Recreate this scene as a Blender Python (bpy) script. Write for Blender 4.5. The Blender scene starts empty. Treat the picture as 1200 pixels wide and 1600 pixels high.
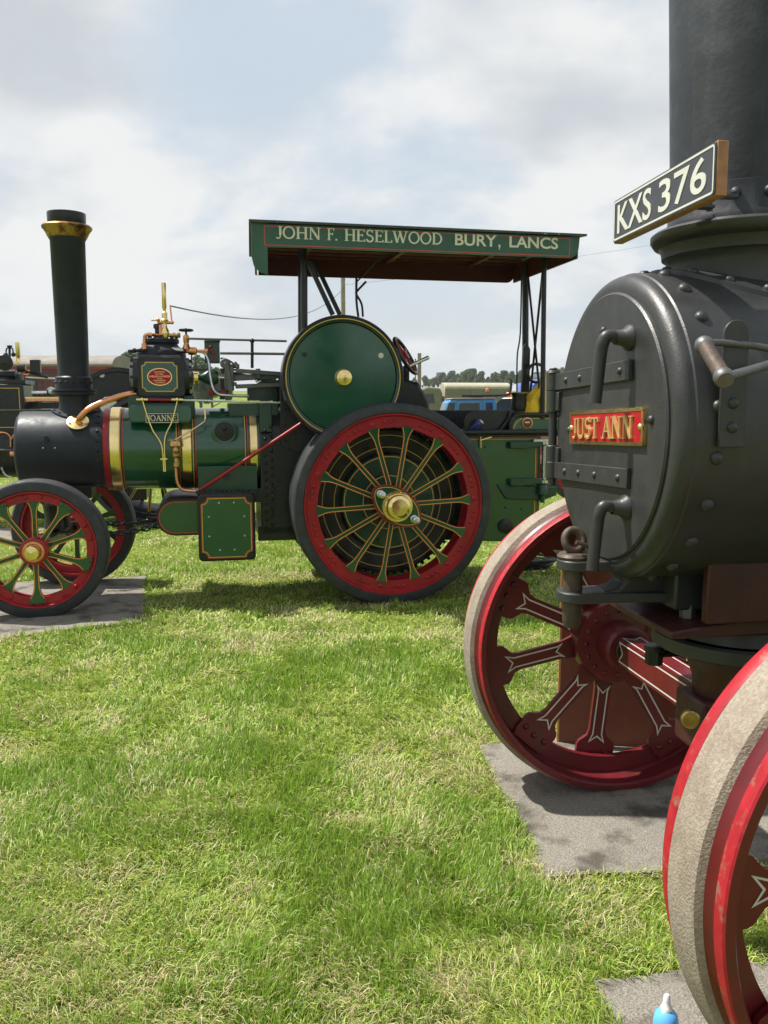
import bpy, math, random
import numpy as np
from mathutils import Vector, Matrix
R_ = math.radians
random.seed(7)
scene = bpy.context.scene
COL = scene.collection

# ------------------------------------------------------------------ camera
FPX, CAMH, HORIZON = 1330.0, 1.5, 630.0
PITCH = math.atan((800 - HORIZON) / FPX)
cam_d = bpy.data.cameras.new('camera')
cam = bpy.data.objects.new('camera', cam_d); COL.objects.link(cam)
cam_d.sensor_fit = 'VERTICAL'; cam_d.sensor_height = 24.0
cam_d.lens = 24.0 * FPX / 1600.0
cam_d.clip_start = 0.02; cam_d.clip_end = 5000
cam.location = (0, 0, CAMH); cam.rotation_euler = (math.pi / 2 - PITCH, 0, 0)
scene.camera = cam

# ------------------------------------------------------------------ light
SUN_AZ = Vector((-0.96, 0.28)).normalized(); SUN_EL = R_(60)
to_sun = Vector((SUN_AZ.x * math.cos(SUN_EL), SUN_AZ.y * math.cos(SUN_EL), math.sin(SUN_EL)))
w = bpy.data.worlds.new('World'); scene.world = w; w.use_nodes = True
nt = w.node_tree; nt.nodes.clear()
def N(t, kind, **kw):
    n = t.nodes.new(kind)
    for k, v in kw.items(): setattr(n, k, v)
    return n
def L(t, a, b): t.links.new(a, b)
out = N(nt, 'ShaderNodeOutputWorld'); bg = N(nt, 'ShaderNodeBackground'); bg.inputs[1].default_value = 0.1
sky = N(nt, 'ShaderNodeTexSky', sky_type='NISHITA'); sky.sun_disc = False
sky.sun_elevation = SUN_EL; sky.sun_rotation = math.atan2(SUN_AZ.x, SUN_AZ.y); sky.air_density = 1.2; sky.dust_density = 2.5
tc = N(nt, 'ShaderNodeTexCoord'); sep = N(nt, 'ShaderNodeSeparateXYZ'); L(nt, tc.outputs['Generated'], sep.inputs[0])
def wm(op, a, b=None, c=None):
    n = N(nt, 'ShaderNodeMath', operation=op)
    for i, x in enumerate((a, b, c)):
        if x is None: continue
        if isinstance(x, (int, float)): n.inputs[i].default_value = x
        else: L(nt, x, n.inputs[i])
    return n.outputs[0]
zc = wm('ADD', wm('MAXIMUM', sep.outputs[2], 0.0), 0.30)
comb = N(nt, 'ShaderNodeCombineXYZ')
L(nt, wm('DIVIDE', sep.outputs[0], zc), comb.inputs[0]); L(nt, wm('DIVIDE', sep.outputs[1], zc), comb.inputs[1])
mp = N(nt, 'ShaderNodeMapping'); mp.inputs['Location'].default_value = (9.1, 0.4, 2.4); L(nt, comb.outputs[0], mp.inputs[0])
n1 = N(nt, 'ShaderNodeTexNoise'); n1.inputs['Scale'].default_value = 1.25; n1.inputs['Detail'].default_value = 9; n1.inputs['Roughness'].default_value = .56; n1.inputs['Distortion'].default_value = .25
L(nt, mp.outputs[0], n1.inputs['Vector'])
n2 = N(nt, 'ShaderNodeTexNoise'); n2.inputs['Scale'].default_value = 1.9; n2.inputs['Detail'].default_value = 6; n2.inputs['Roughness'].default_value = .5
mp2 = N(nt, 'ShaderNodeMapping'); mp2.inputs['Location'].default_value = (8.3, -2.2, 1.1); L(nt, comb.outputs[0], mp2.inputs[0]); L(nt, mp2.outputs[0], n2.inputs['Vector'])
def wramp(fac, stops):
    r = N(nt, 'ShaderNodeValToRGB'); r.color_ramp.interpolation = 'B_SPLINE'
    while len(r.color_ramp.elements) < len(stops): r.color_ramp.elements.new(.5)
    for e, (p, c) in zip(r.color_ramp.elements, stops): e.position = p; e.color = c
    L(nt, fac, r.inputs[0]); return r.outputs[0]
cover = wramp(n1.outputs[0], [(.43, (0.0,)*3 + (1,)), (.49, (.55,)*3 + (1,)), (.54, (1,)*3 + (1,))])
shade = wramp(n2.outputs[0], [(.37, (.60, .645, .69, 1)), (.45, (.76, .79, .815, 1)), (.53, (.98, .98, .97, 1))])
scl = N(nt, 'ShaderNodeVectorMath', operation='SCALE'); L(nt, shade, scl.inputs[0]); scl.inputs['Scale'].default_value = 6.25
# milky blue between the clouds: the clear sky seen through thin veil cloud
veil = N(nt, 'ShaderNodeMix', data_type='RGBA'); veil.inputs[0].default_value = .80
L(nt, sky.outputs[0], veil.inputs[6]); veil.inputs[7].default_value = (4.0, 4.6, 5.15, 1)
mx = N(nt, 'ShaderNodeMix', data_type='RGBA'); L(nt, cover, mx.inputs[0]); L(nt, veil.outputs[2], mx.inputs[6]); L(nt, scl.outputs[0], mx.inputs[7])
hz = wramp(sep.outputs[2], [(0.0, (1, 1, 1, 1)), (.18, (0, 0, 0, 1))])
mh = N(nt, 'ShaderNodeMix', data_type='RGBA'); L(nt, wm('MULTIPLY', hz, .7), mh.inputs[0]); L(nt, mx.outputs[2], mh.inputs[6]); mh.inputs[7].default_value = (5.15, 5.4, 5.6, 1)
L(nt, mh.outputs[2], bg.inputs[0]); L(nt, bg.outputs[0], out.inputs[0])

sun_d = bpy.data.lights.new('sun', 'SUN'); sun_d.energy = 5.0; sun_d.angle = R_(1.2); sun_d.color = (1, .955, .88)
sun = bpy.data.objects.new('sun', sun_d); COL.objects.link(sun)
sun.rotation_euler = to_sun.to_track_quat('Z', 'Y').to_euler(); sun.location = (-4, 2, 10)
vs = scene.view_settings; vs.view_transform = 'Standard'; vs.look = 'None'; vs.gamma = 1; vs.exposure = 0.6; vs.use_curve_mapping = False

# ------------------------------------------------------------------ pixel -> space calibration
_cp, _sp = math.cos(PITCH), math.sin(PITCH)
def ray(x, y):
    return Vector((x - 600, _cp * FPX + _sp * (800 - y), -_sp * FPX + _cp * (800 - y)))
def G(x, y, z=0.0):
    d = ray(x, y); t = (z - CAMH) / d.z
    return Vector((0, 0, CAMH)) + d * t
def atY(x, y, Y):
    d = ray(x, y); return Vector((0, 0, CAMH)) + d * (Y / d.y)
class Frame:
    def __init__(s, o, ang):
        a = R_(ang); s.o = Vector((o[0], o[1], 0)); s.ang = a
        s.u = Vector((math.cos(a), math.sin(a), 0)); s.v = Vector((-math.sin(a), math.cos(a), 0))
    def on_v(s, x, y, v):
        d = ray(x, y); c = Vector((0, 0, CAMH)); t = ((s.o - c).dot(s.v) + v) / d.dot(s.v); p = c + d * t - s.o
        return Vector((p.dot(s.u), v, p.z))
    def on_u(s, x, y, u):
        d = ray(x, y); c = Vector((0, 0, CAMH)); t = ((s.o - c).dot(s.u) + u) / d.dot(s.u); p = c + d * t - s.o
        return Vector((u, p.dot(s.v), p.z))
FJ = Frame((0.082, 6.245), 12.0)      # green engine
FA = Frame((1.0166, 2.4145), 8.73)    # dark engine in front
JP = FJ.on_v; AP = FA.on_v; AU = FA.on_u

# ------------------------------------------------------------------ materials
def mat(name, col, rough=.5, metal=0.0, var=.12, vs=6, bump=0.0, bs=60, coat=0.0, streak=None, dirt=None, dscale=5, dlo=.55, dhi=.75, rvar=.1, spec=.5, trans=0.0):
    m = bpy.data.materials.new(name); m.use_nodes = True; t = m.node_tree
    p = t.nodes['Principled BSDF']; p.inputs['Roughness'].default_value = rough; p.inputs['Metallic'].default_value = metal
    p.inputs['Coat Weight'].default_value = coat; p.inputs['Coat Roughness'].default_value = .12
    p.inputs['Specular IOR Level'].default_value = spec
    c = N(t, 'ShaderNodeTexCoord'); n = N(t, 'ShaderNodeTexNoise'); n.inputs['Scale'].default_value = vs; n.inputs['Detail'].default_value = 6; n.inputs['Roughness'].default_value = .6
    L(t, c.outputs['Object'], n.inputs['Vector'])
    mr = N(t, 'ShaderNodeMapRange'); mr.inputs[1].default_value = .3; mr.inputs[2].default_value = .7; mr.inputs[3].default_value = 1 - var; mr.inputs[4].default_value = 1 + var
    L(t, n.outputs[0], mr.inputs[0])
    sc = N(t, 'ShaderNodeVectorMath', operation='SCALE'); sc.inputs[0].default_value = col[:3]; L(t, mr.outputs[0], sc.inputs['Scale'])
    last = sc.outputs[0]
    if dirt:
        n3 = N(t, 'ShaderNodeTexNoise'); n3.inputs['Scale'].default_value = dscale; n3.inputs['Detail'].default_value = 8; n3.inputs['Roughness'].default_value = .65
        L(t, c.outputs['Object'], n3.inputs['Vector'])
        r = N(t, 'ShaderNodeMapRange'); r.inputs[1].default_value = dlo; r.inputs[2].default_value = dhi; L(t, n3.outputs[0], r.inputs[0])
        mm = N(t, 'ShaderNodeMix', data_type='RGBA'); L(t, r.outputs[0], mm.inputs[0]); L(t, last, mm.inputs[6]); mm.inputs[7].default_value = (*dirt, 1); last = mm.outputs[2]
    if streak:
        mpp = N(t, 'ShaderNodeMapping'); mpp.inputs['Scale'].default_value = (1, 1, .09); L(t, c.outputs['Object'], mpp.inputs[0])
        n6 = N(t, 'ShaderNodeTexNoise'); n6.inputs['Scale'].default_value = 22; n6.inputs['Detail'].default_value = 7; n6.inputs['Roughness'].default_value = .7; L(t, mpp.outputs[0], n6.inputs['Vector'])
        r6 = N(t, 'ShaderNodeMapRange'); r6.inputs[1].default_value = .53; r6.inputs[2].default_value = .72; r6.inputs[4].default_value = .75; L(t, n6.outputs[0], r6.inputs[0])
        m6 = N(t, 'ShaderNodeMix', data_type='RGBA'); L(t, r6.outputs[0], m6.inputs[0]); L(t, last, m6.inputs[6]); m6.inputs[7].default_value = (*streak, 1); last = m6.outputs[2]
    L(t, last, p.inputs['Base Color'])
    if rvar:
        n4 = N(t, 'ShaderNodeTexNoise'); n4.inputs['Scale'].default_value = vs * 2.3; n4.inputs['Detail'].default_value = 5; L(t, c.outputs['Object'], n4.inputs['Vector'])
        r4 = N(t, 'ShaderNodeMapRange'); r4.inputs[1].default_value = .3; r4.inputs[2].default_value = .7; r4.inputs[3].default_value = max(.02, rough - rvar); r4.inputs[4].default_value = min(1, rough + rvar)
        L(t, n4.outputs[0], r4.inputs[0]); L(t, r4.outputs[0], p.inputs['Roughness'])
    if bump:
        n5 = N(t, 'ShaderNodeTexNoise'); n5.inputs['Scale'].default_value = bs; n5.inputs['Detail'].default_value = 4; L(t, c.outputs['Object'], n5.inputs['Vector'])
        b = N(t, 'ShaderNodeBump'); b.inputs['Strength'].default_value = bump; b.inputs['Distance'].default_value = .01
        L(t, n5.outputs[0], b.inputs['Height']); L(t, b.outputs[0], p.inputs['Normal'])
    if trans: p.inputs['Transmission Weight'].default_value = trans
    return m
M = {}
M['green'] = mat('green_paint', (.0045, .064, .027), .18, coat=.6, var=.14, vs=3, bump=.10, bs=4, dirt=(.014, .055, .03), dscale=4, dlo=.56, dhi=.9)
M['dgreen'] = mat('dark_green_paint', (.006, .044, .022), .34, coat=.2, var=.2, vs=4)
M['fgreen'] = mat('canopy_green_paint', (.016, .078, .042), .42, coat=.1, var=.15, vs=5, dirt=(.05, .09, .06), dlo=.55, dhi=.85)
M['black'] = mat('black_paint', (.006, .0068, .0076), .34, var=.25, vs=5, bump=.04, bs=40, coat=.1, dirt=(.022, .023, .024), dscale=6, dlo=.5, dhi=.9, spec=.4)
M['sblack'] = mat('smokebox_black', (.0135, .0175, .0235), .48, var=.2, vs=6, bump=.05, bs=30, spec=.28, dirt=(.024, .026, .029), dscale=5, dlo=.5, dhi=.85)
M['iron'] = mat('grey_black_iron_paint', (.026, .0268, .0275), .43, streak=(.040, .0395, .038), var=.14, vs=7, bump=.10, bs=170, dirt=(.043, .044, .043), dscale=4, dlo=.5, dhi=.85)
M['flue'] = mat('chimney_black_paint', (.014, .0175, .0225), .52, streak=(.034, .040, .048), var=.22, vs=6, bump=.08, bs=70, dirt=(.045, .05, .06), dscale=9, dlo=.54, dhi=.75)
M['red'] = mat('red_paint', (.31, .0085, .016), .38, coat=.1, var=.14, vs=8, spec=.35, dirt=(.13, .007, .010), dscale=6, dlo=.5, dhi=.85)
M['maroon'] = mat('dark_red_paint', (.120, .0080, .0120), .40, coat=.1, var=.22, vs=9, spec=.4, dirt=(.055, .022, .017), dscale=7, dlo=.5, dhi=.8)
M['litred'] = mat('sunlit_red_rim_paint', (.34, .013, .022), .52, var=.3, vs=18, spec=.3, dirt=(.24, .12, .085), dscale=24, dlo=.54, dhi=.68)  # rim red brightened, sunlight on the lip put into the colour; plus dirt
M['brass'] = mat('brass', (.86, .66, .30), .22, 1.0, var=.10, vs=9, rvar=.06)
M['dbrass'] = mat('dull_brass', (.50, .34, .13), .36, 1.0, var=.25, vs=20)
M['copper'] = mat('copper', (.72, .33, .17), .26, 1.0, var=.18, vs=14)
M['oldcopper'] = mat('chimney_cap_brass', (.50, .30, .11), .38, 1.0, var=.25, vs=8, dirt=(.12, .045, .032), dscale=8, dlo=.45, dhi=.60)
M['steel'] = mat('bright_steel', (.56, .57, .57), .28, 1.0, var=.12, vs=16)
M['dsteel'] = mat('worn_steel', (.13, .13, .13), .48, .6, var=.25, vs=14)
M['rust'] = mat('rusty_steel', (.085, .062, .05), .6, .4, var=.3, vs=22, bump=.2, bs=70)
M['rubber'] = mat('tyre_rubber', (.022, .0245, .027), .66, var=.2, vs=10, bump=.15, bs=80, dirt=(.065, .065, .062), dscale=8, dlo=.52, dhi=.85)
M['tread'] = mat('worn_pale_tread', (.28, .235, .188), .9, var=.28, vs=120, bump=.4, bs=200, dirt=(.20, .15, .115), dscale=11, dlo=.46, dhi=.70)
M['cream'] = mat('cream_lettering', (.66, .63, .47), .5, var=.08, vs=20)
M['yellow'] = mat('yellow_line', (.62, .40, .07), .4, var=.1)
M['redline'] = mat('red_line', (.55, .045, .025), .4, var=.1)
M['white'] = mat('off_white_line', (.58, .55, .50), .5, var=.1, vs=20)
M['wood'] = mat('varnished_wood', (.32, .145, .055), .5, var=.35, vs=18, bump=.1)
M['board'] = mat('brown_board', (.17, .055, .028), .5, var=.2, vs=6)
M['boardedge'] = mat('raw_board_edge', (.55, .28, .10), .6, var=.2)
M['ceil'] = mat('canopy_underside', (.075, .0075, .0095), .5, var=.2, vs=5, spec=.3)
M['roof'] = mat('weathered_roof_sheet', (.035, .05, .045), .6, var=.3, vs=8, dirt=(.4, .4, .38), dscale=14, dlo=.62, dhi=.72)
M['gilt'] = mat('gilt_lettering', (.80, .58, .24), .42, .75, var=.12, vs=40)
M['platewhite'] = mat('plate_white', (.56, .56, .50), .45, var=.06, vs=20)
M['shadered'] = mat('shaded_dark_red', (.046, .010, .009), .5, var=.25, vs=9, bump=.15, bs=60, dirt=(.02, .015, .013), dlo=.5, dhi=.8)  # dark red lowered further, shadow under the smokebox put into the colour
M['sign_red'] = mat('sign_red', (.36, .006, .015), .40, var=.08, vs=20, spec=.3)
M['plateface'] = mat('number_plate_black', (.035, .038, .045), .35, var=.1)
M['mat'] = mat('rubber_mat', (.215, .198, .168), .92, var=.5, vs=190, bump=.6, bs=150, dirt=(.085, .076, .062), dscale=5, dlo=.50, dhi=.64, spec=.2, streak=None)
M['canvas'] = mat('khaki_canvas', (.34, .32, .23), .85, var=.15, vs=2, bump=.3, bs=6)
M['canvas_d'] = mat('olive_canvas', (.15, .15, .095), .85, var=.2, vs=2)
M['blue'] = mat('blue_vehicle_paint', (.035, .20, .47), .35, coat=.4, var=.1, vs=2)
M['dblue'] = mat('deep_blue_paint', (.03, .10, .42), .35, coat=.4, var=.1, vs=2)
M['glass'] = mat('window_glass', (.018, .022, .026), .06, var=.5, vs=3)
M['orange'] = mat('amber_beacon', (.85, .19, .02), .3, var=.05)
M['van'] = mat('maroon_van_paint', (.10, .018, .022), .4, coat=.2, var=.15, vs=2)
M['vanroof'] = mat('pale_van_roof', (.20, .175, .15), .7, var=.2, vs=3)
M['yellowcloth'] = mat('yellow_fabric', (.80, .52, .015), .7, var=.15, vs=9, bump=.5, bs=25)
M['bark'] = mat('bark', (.10, .085, .065), .9, var=.3, vs=3)
M['pole'] = mat('pole_wood', (.24, .20, .14), .8, var=.3, vs=3)
M['canblue'] = mat('can_blue', (.05, .07, .28), .25, .6, var=.5, vs=30)
M['bottleblue'] = mat('bottle_blue', (.12, .42, .85), .3, var=.1)
M['bottlecap'] = mat('bottle_cap', (.75, .76, .78), .35, var=.05)

# ------------------------------------------------------------------ mesh builder
def basis(axis):
    a = Vector(axis).normalized(); t = Vector((0, 0, 1)) if abs(a.z) < .9 else Vector((1, 0, 0))
    b = a.cross(t).normalized(); return a, b, a.cross(b).normalized()
class MB:
    def __init__(s): s.v = []; s.f = []; s.mi = []; s.m = 0
    def add(s, vs, fs):
        o = len(s.v); s.v += [tuple(p) for p in vs]
        for f in fs: s.f.append(tuple(i + o for i in f)); s.mi.append(s.m)
    def box(s, c, size, rot=None):
        c = Vector(c); h = Vector(size) / 2
        vs = [Vector((x * h.x, y * h.y, z * h.z)) for x in (-1, 1) for y in (-1, 1) for z in (-1, 1)]
        if rot is not None: vs = [rot @ p for p in vs]
        s.add([c + p for p in vs], [(0, 1, 3, 2), (4, 6, 7, 5), (0, 4, 5, 1), (2, 3, 7, 6), (0, 2, 6, 4), (1, 5, 7, 3)]); return s
    def box2(s, a, b):
        a = Vector(a); b = Vector(b); return s.box((a + b) / 2, [abs(x) for x in (b - a)])
    def bar(s, p0, p1, w, h, up=(0, 0, 1)):
        p0 = Vector(p0); p1 = Vector(p1); d = (p1 - p0).normalized(); x = d.cross(Vector(up)).normalized(); y = x.cross(d)
        q = [x * i * w / 2 + y * j * h / 2 for i, j in ((-1, -1), (1, -1), (1, 1), (-1, 1))]
        s.add([p0 + k for k in q] + [p1 + k for k in q], [(3, 2, 1, 0), (4, 5, 6, 7), (0, 1, 5, 4), (1, 2, 6, 5), (2, 3, 7, 6), (3, 0, 4, 7)]); return s
    def cyl(s, p0, p1, r0, r1=None, n=20, caps=True):
        r1 = r0 if r1 is None else r1; p0 = Vector(p0); p1 = Vector(p1); a, b, c = basis(p1 - p0)
        cs = [(b * math.cos(2 * math.pi * i / n) + c * math.sin(2 * math.pi * i / n)) for i in range(n)]
        fs = [(i, (i + 1) % n, n + (i + 1) % n, n + i) for i in range(n)]
        if caps: fs += [tuple(range(n - 1, -1, -1)), tuple(range(n, 2 * n))]
        s.add([p0 + k * r0 for k in cs] + [p1 + k * r1 for k in cs], fs); return s
    def lathe(s, prof, o, axis, n=48, closed=False):
        """prof: list of (radius, distance along axis)"""
        o = Vector(o); a, b, c = basis(axis); vs = []; k = len(prof)
        for i in range(n):
            t = 2 * math.pi * i / n; d = b * math.cos(t) + c * math.sin(t)
            vs += [o + a * z + d * r for r, z in prof]
        fs = []
        kk = k if closed else k - 1
        for i in range(n):
            j = (i + 1) % n
            for q in range(kk):
                q2 = (q + 1) % k; fs.append((i * k + q, j * k + q, j * k + q2, i * k + q2))
        s.add(vs, fs); return s
    def tube(s, pts, r, n=8, closed=False, smooth=0):
        pts = [Vector(p) for p in pts]
        if smooth:
            o = []; m = len(pts); rng = range(m if closed else m - 1)
            for i in rng:
                g = (lambda k: pts[k % m]) if closed else (lambda k: pts[max(0, min(m - 1, k))])
                a, b, c, d = g(i - 1), g(i), g(i + 1), g(i + 2)
                for q in range(smooth):
                    t = q / smooth
                    o.append(.5 * ((2 * b) + (c - a) * t + (2 * a - 5 * b + 4 * c - d) * t * t + (3 * b - a - 3 * c + d) * t ** 3))
            if not closed: o.append(pts[-1])
            pts = o
        m = len(pts); vs = []; prev = None
        for i, p in enumerate(pts):
            d = (pts[(i + 1) % m] - pts[i - 1]) if closed else (pts[min(i + 1, m - 1)] - pts[max(i - 1, 0)])
            d.normalize()
            if prev is None: _, b, _ = basis(d)
            else:
                b = prev - d * prev.dot(d); b.normalize()
            prev = b; c = d.cross(b); rr = r[i] if isinstance(r, (list, tuple)) else r
            vs += [p + (b * math.cos(2 * math.pi * k / n) + c * math.sin(2 * math.pi * k / n)) * rr for k in range(n)]
        fs = []
        for i in range(m if closed else m - 1):
            j = (i + 1) % m
            fs += [(i * n + k, i * n + (k + 1) % n, j * n + (k + 1) % n, j * n + k) for k in range(n)]
        if not closed: fs += [tuple(range(n - 1, -1, -1)), tuple((m - 1) * n + k for k in range(n))]
        s.add(vs, fs); return s
    def sphere(s, c, r, n=14, sc=(1, 1, 1)):
        c = Vector(c); vs = []; h = n // 2
        for i in range(h + 1):
            ph = math.pi * i / h
            for k in range(n):
                th = 2 * math.pi * k / n
                vs.append(c + Vector((r * sc[0] * math.sin(ph) * math.cos(th), r * sc[1] * math.sin(ph) * math.sin(th), r * sc[2] * math.cos(ph))))
        s.add(vs, [(i * n + k, (i + 1) * n + k, (i + 1) * n + (k + 1) % n, i * n + (k + 1) % n) for i in range(h) for k in range(n)]); return s
    def dome(s, c, nrm, r, h=None, n=10):
        h = r * .7 if h is None else h
        return s.lathe([(r, -.002), (r * .92, h * .45), (r * .6, h * .85), (0.0005, h)], c, nrm, n)
    def prism(s, poly, o, ax, bx, d):
        """poly in (a,b) -> o+ax*a+bx*b, swept by vector d"""
        o = Vector(o); ax = Vector(ax); bx = Vector(bx); d = Vector(d); n = len(poly)
        p = [o + ax * a + bx * b for a, b in poly]
        s.add(p + [q + d for q in p], [tuple(range(n - 1, -1, -1)), tuple(range(n, 2 * n))] + [(i, (i + 1) % n, n + (i + 1) % n, n + i) for i in range(n)]); return s
    def ribbon(s, poly, o, ax, bx, width, thick=0.0, closed=True):
        """flat line of given width along poly, lying in plane (ax,bx), raised by thick along ax x bx"""
        o = Vector(o); ax = Vector(ax); bx = Vector(bx); nz = ax.cross(bx).normalized() * thick
        n = len(poly); inn = []; ou = []
        for i in range(n):
            p = Vector(poly[i]).to_2d()
            a = Vector(poly[i - 1]).to_2d() if (closed or i) else None
            b = Vector(poly[(i + 1) % n]).to_2d() if (closed or i < n - 1) else None
            d1 = (p - a).normalized() if a is not None else (b - p).normalized()
            d2 = (b - p).normalized() if b is not None else d1
            n1 = Vector((-d1.y, d1.x)); n2 = Vector((-d2.y, d2.x)); m = n1 + n2
            m = n1 if m.length < 1e-4 else m.normalized() / max(.35, m.normalized().dot(n1))
            inn.append(p + m * width / 2); ou.append(p - m * width / 2)
        vs = [o + nz + ax * p.x + bx * p.y for p in inn + ou]
        s.add(vs, [(n + i, n + (i + 1) % n, (i + 1) % n, i) for i in range(n if closed else n - 1)]); return s
    def done(s, name, mats, parent=None, bevel=0, smooth=True, angle=40):
        me = bpy.data.meshes.new(name); me.from_pydata(s.v, [], s.f)
        if not isinstance(mats, (list, tuple)): mats = [mats]
        for k in mats: me.materials.append(M[k])
        me.polygons.foreach_set('material_index', s.mi)
        if smooth:
            me.polygons.foreach_set('use_smooth', [True] * len(me.polygons)); me.set_sharp_from_angle(angle=R_(angle))
        me.update()
        o = bpy.data.objects.new(name, me); COL.objects.link(o)
        if parent is not None: o.parent = parent
        if name.endswith(('rivets', 'bolts', 'screws')): o['kind'] = 'stuff'      # too small to pick apart
        if bevel:
            b = o.modifiers.new('bevel', 'BEVEL'); b.width = bevel; b.segments = 2; b.limit_method = 'ANGLE'; b.angle_limit = R_(40); b.harden_normals = False
        return o
def tag(o, label=None, cat=None, group=None, kind=None):
    if label: o['label'] = label
    if cat: o['category'] = cat
    if group: o['group'] = group
    if kind: o['kind'] = kind
    return o
def empty(name, loc=(0, 0, 0), rz=0.0, parent=None):
    o = bpy.data.objects.new(name, None); COL.objects.link(o); o.location = loc; o.rotation_euler = (0, 0, rz); o.empty_display_size = .1
    if parent is not None: o.parent = parent
    return o
def copy_tree(o, parent=None):
    c = o.copy(); COL.objects.link(c); c.parent = parent
    for ch in list(o.children): copy_tree(ch, c)
    return c
def rrect(x0, y0, x1, y1, r, n=5):
    p = []
    for cx, cy, a0 in ((x1 - r, y1 - r, 0), (x0 + r, y1 - r, 90), (x0 + r, y0 + r, 180), (x1 - r, y0 + r, 270)):
        p += [(cx + r * math.cos(R_(a0 + 90 * k / n)), cy + r * math.sin(R_(a0 + 90 * k / n))) for k in range(n + 1)]
    return p
def notched(x0, y0, x1, y1, r, n=4):
    """rectangle whose corners are scooped inwards"""
    p = []
    for cx, cy, a0 in ((x1, y1, 270), (x0, y1, 0), (x0, y0, 90), (x1, y0, 180)):
        p += [(cx + r * math.cos(R_(a0 - 90 * k / n)), cy + r * math.sin(R_(a0 - 90 * k / n))) for k in range(n + 1)]
    return p
UX, UV, UZ = Vector((1, 0, 0)), Vector((0, 1, 0)), Vector((0, 0, 1))
_riv = {}
def rivet(parent, p, nrm, r, m, name='rivet'):
    if m not in _riv:
        b = MB(); b.dome((0, 0, 0), (0, 0, 1), 1.0, .75, 10); o = b.done('rivet', m); _riv[m] = o.data; bpy.data.objects.remove(o)
    o = bpy.data.objects.new(name, _riv[m]); COL.objects.link(o); o.parent = parent
    o.location = p; o.rotation_euler = Vector(nrm).to_track_quat('Z', 'Y').to_euler(); o.scale = (r, r, r); return o

# ------------------------------------------------------------------ lettering
def _arc(cx, cy, rx, ry, a0, a1, n=14):
    return [(cx + rx * math.cos(R_(a0 + (a1 - a0) * k / n)), cy + ry * math.sin(R_(a0 + (a1 - a0) * k / n))) for k in range(n + 1)]
TK, TN = .15, .075
SER = {  # advance, strokes (points, width), serifs (x, y, half width)
 'J': (.46, [([(.30, 1), (.30, .25)], TK), (_arc(.15, .22, .15, .22, 0, -140, 8), TN)], [(.30, 1, .15)]),
 'O': (.88, [(_arc(.42, .5, .36, .47, 0, 360, 26), .12)], []),
 'H': (.86, [([(.16, 0), (.16, 1)], TK), ([(.68, 0), (.68, 1)], TK), ([(.16, .52), (.68, .52)], TN)], [(.16, 0, .14), (.16, 1, .14), (.68, 0, .14), (.68, 1, .14)]),
 'N': (.88, [([(.15, 0), (.15, 1)], TN), ([(.70, 0), (.70, 1)], TN), ([(.15, 1), (.70, .03)], TK)], [(.15, 0, .13), (.12, 1, .12), (.70, 1, .13)]),
 'F': (.66, [([(.16, 0), (.16, 1)], TK), ([(.16, .965), (.58, .965)], TN), ([(.16, .53), (.46, .53)], TN), ([(.57, 1), (.57, .80)], TN), ([(.46, .62), (.46, .43)], TN)], [(.16, 0, .14), (.16, 1, .14)]),
 'E': (.70, [([(.16, 0), (.16, 1)], TK), ([(.16, .965), (.60, .965)], TN), ([(.16, .53), (.46, .53)], TN), ([(.16, .035), (.62, .035)], TN), ([(.59, 1), (.59, .81)], TN), ([(.62, 0), (.62, .2)], TN), ([(.46, .62), (.46, .43)], TN)], [(.16, 0, .14), (.16, 1, .14)]),
 'L': (.64, [([(.16, 0), (.16, 1)], TK), ([(.16, .035), (.58, .035)], TN), ([(.57, 0), (.57, .23)], TN)], [(.16, 0, .14), (.16, 1, .14)]),
 'S': (.64, [(_arc(.30, .745, .20, .22, 20, 270, 14) + _arc(.30, .265, .22, .25, 90, -165, 14), .12), ([(.50, .98), (.50, .76)], .06), ([(.085, .02), (.085, .25)], .06)], []),
 'W': (1.18, [([(.10, 1), (.34, .02)], TK), ([(.34, .02), (.56, .95)], TN), ([(.52, 1), (.78, .02)], TK), ([(.78, .02), (1.02, 1)], TN)], [(.10, 1, .13), (.52, 1, .12), (1.02, 1, .12)]),
 'D': (.84, [([(.16, 0), (.16, 1)], TK), (_arc(.30, .5, .42, .465, 90, -90, 16), .12), ([(.16, .965), (.31, .965)], TN), ([(.16, .035), (.31, .035)], TN)], [(.13, 0, .11), (.13, 1, .11)]),
 'U': (.84, [([(.16, 1), (.16, .3)], TK), (_arc(.42, .31, .26, .29, 180, 360, 14), .11), ([(.68, .3), (.68, 1)], TN)], [(.16, 1, .14), (.68, 1, .12)]),
 'T': (.74, [([(.36, 0), (.36, 1)], TK), ([(.04, .965), (.68, .965)], TN), ([(.05, 1), (.05, .78)], TN), ([(.67, 1), (.67, .78)], TN)], [(.36, 0, .15)]),
 'A': (.84, [([(.10, 0), (.42, 1)], TN), ([(.40, 1), (.72, 0)], TK), ([(.2, .34), (.62, .34)], TN)], [(.10, 0, .12), (.72, 0, .14)]),
 '.': (.26, [([(.12, 0), (.12, .13)], .14)], []), ' ': (.42, [], []),
}
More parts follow.
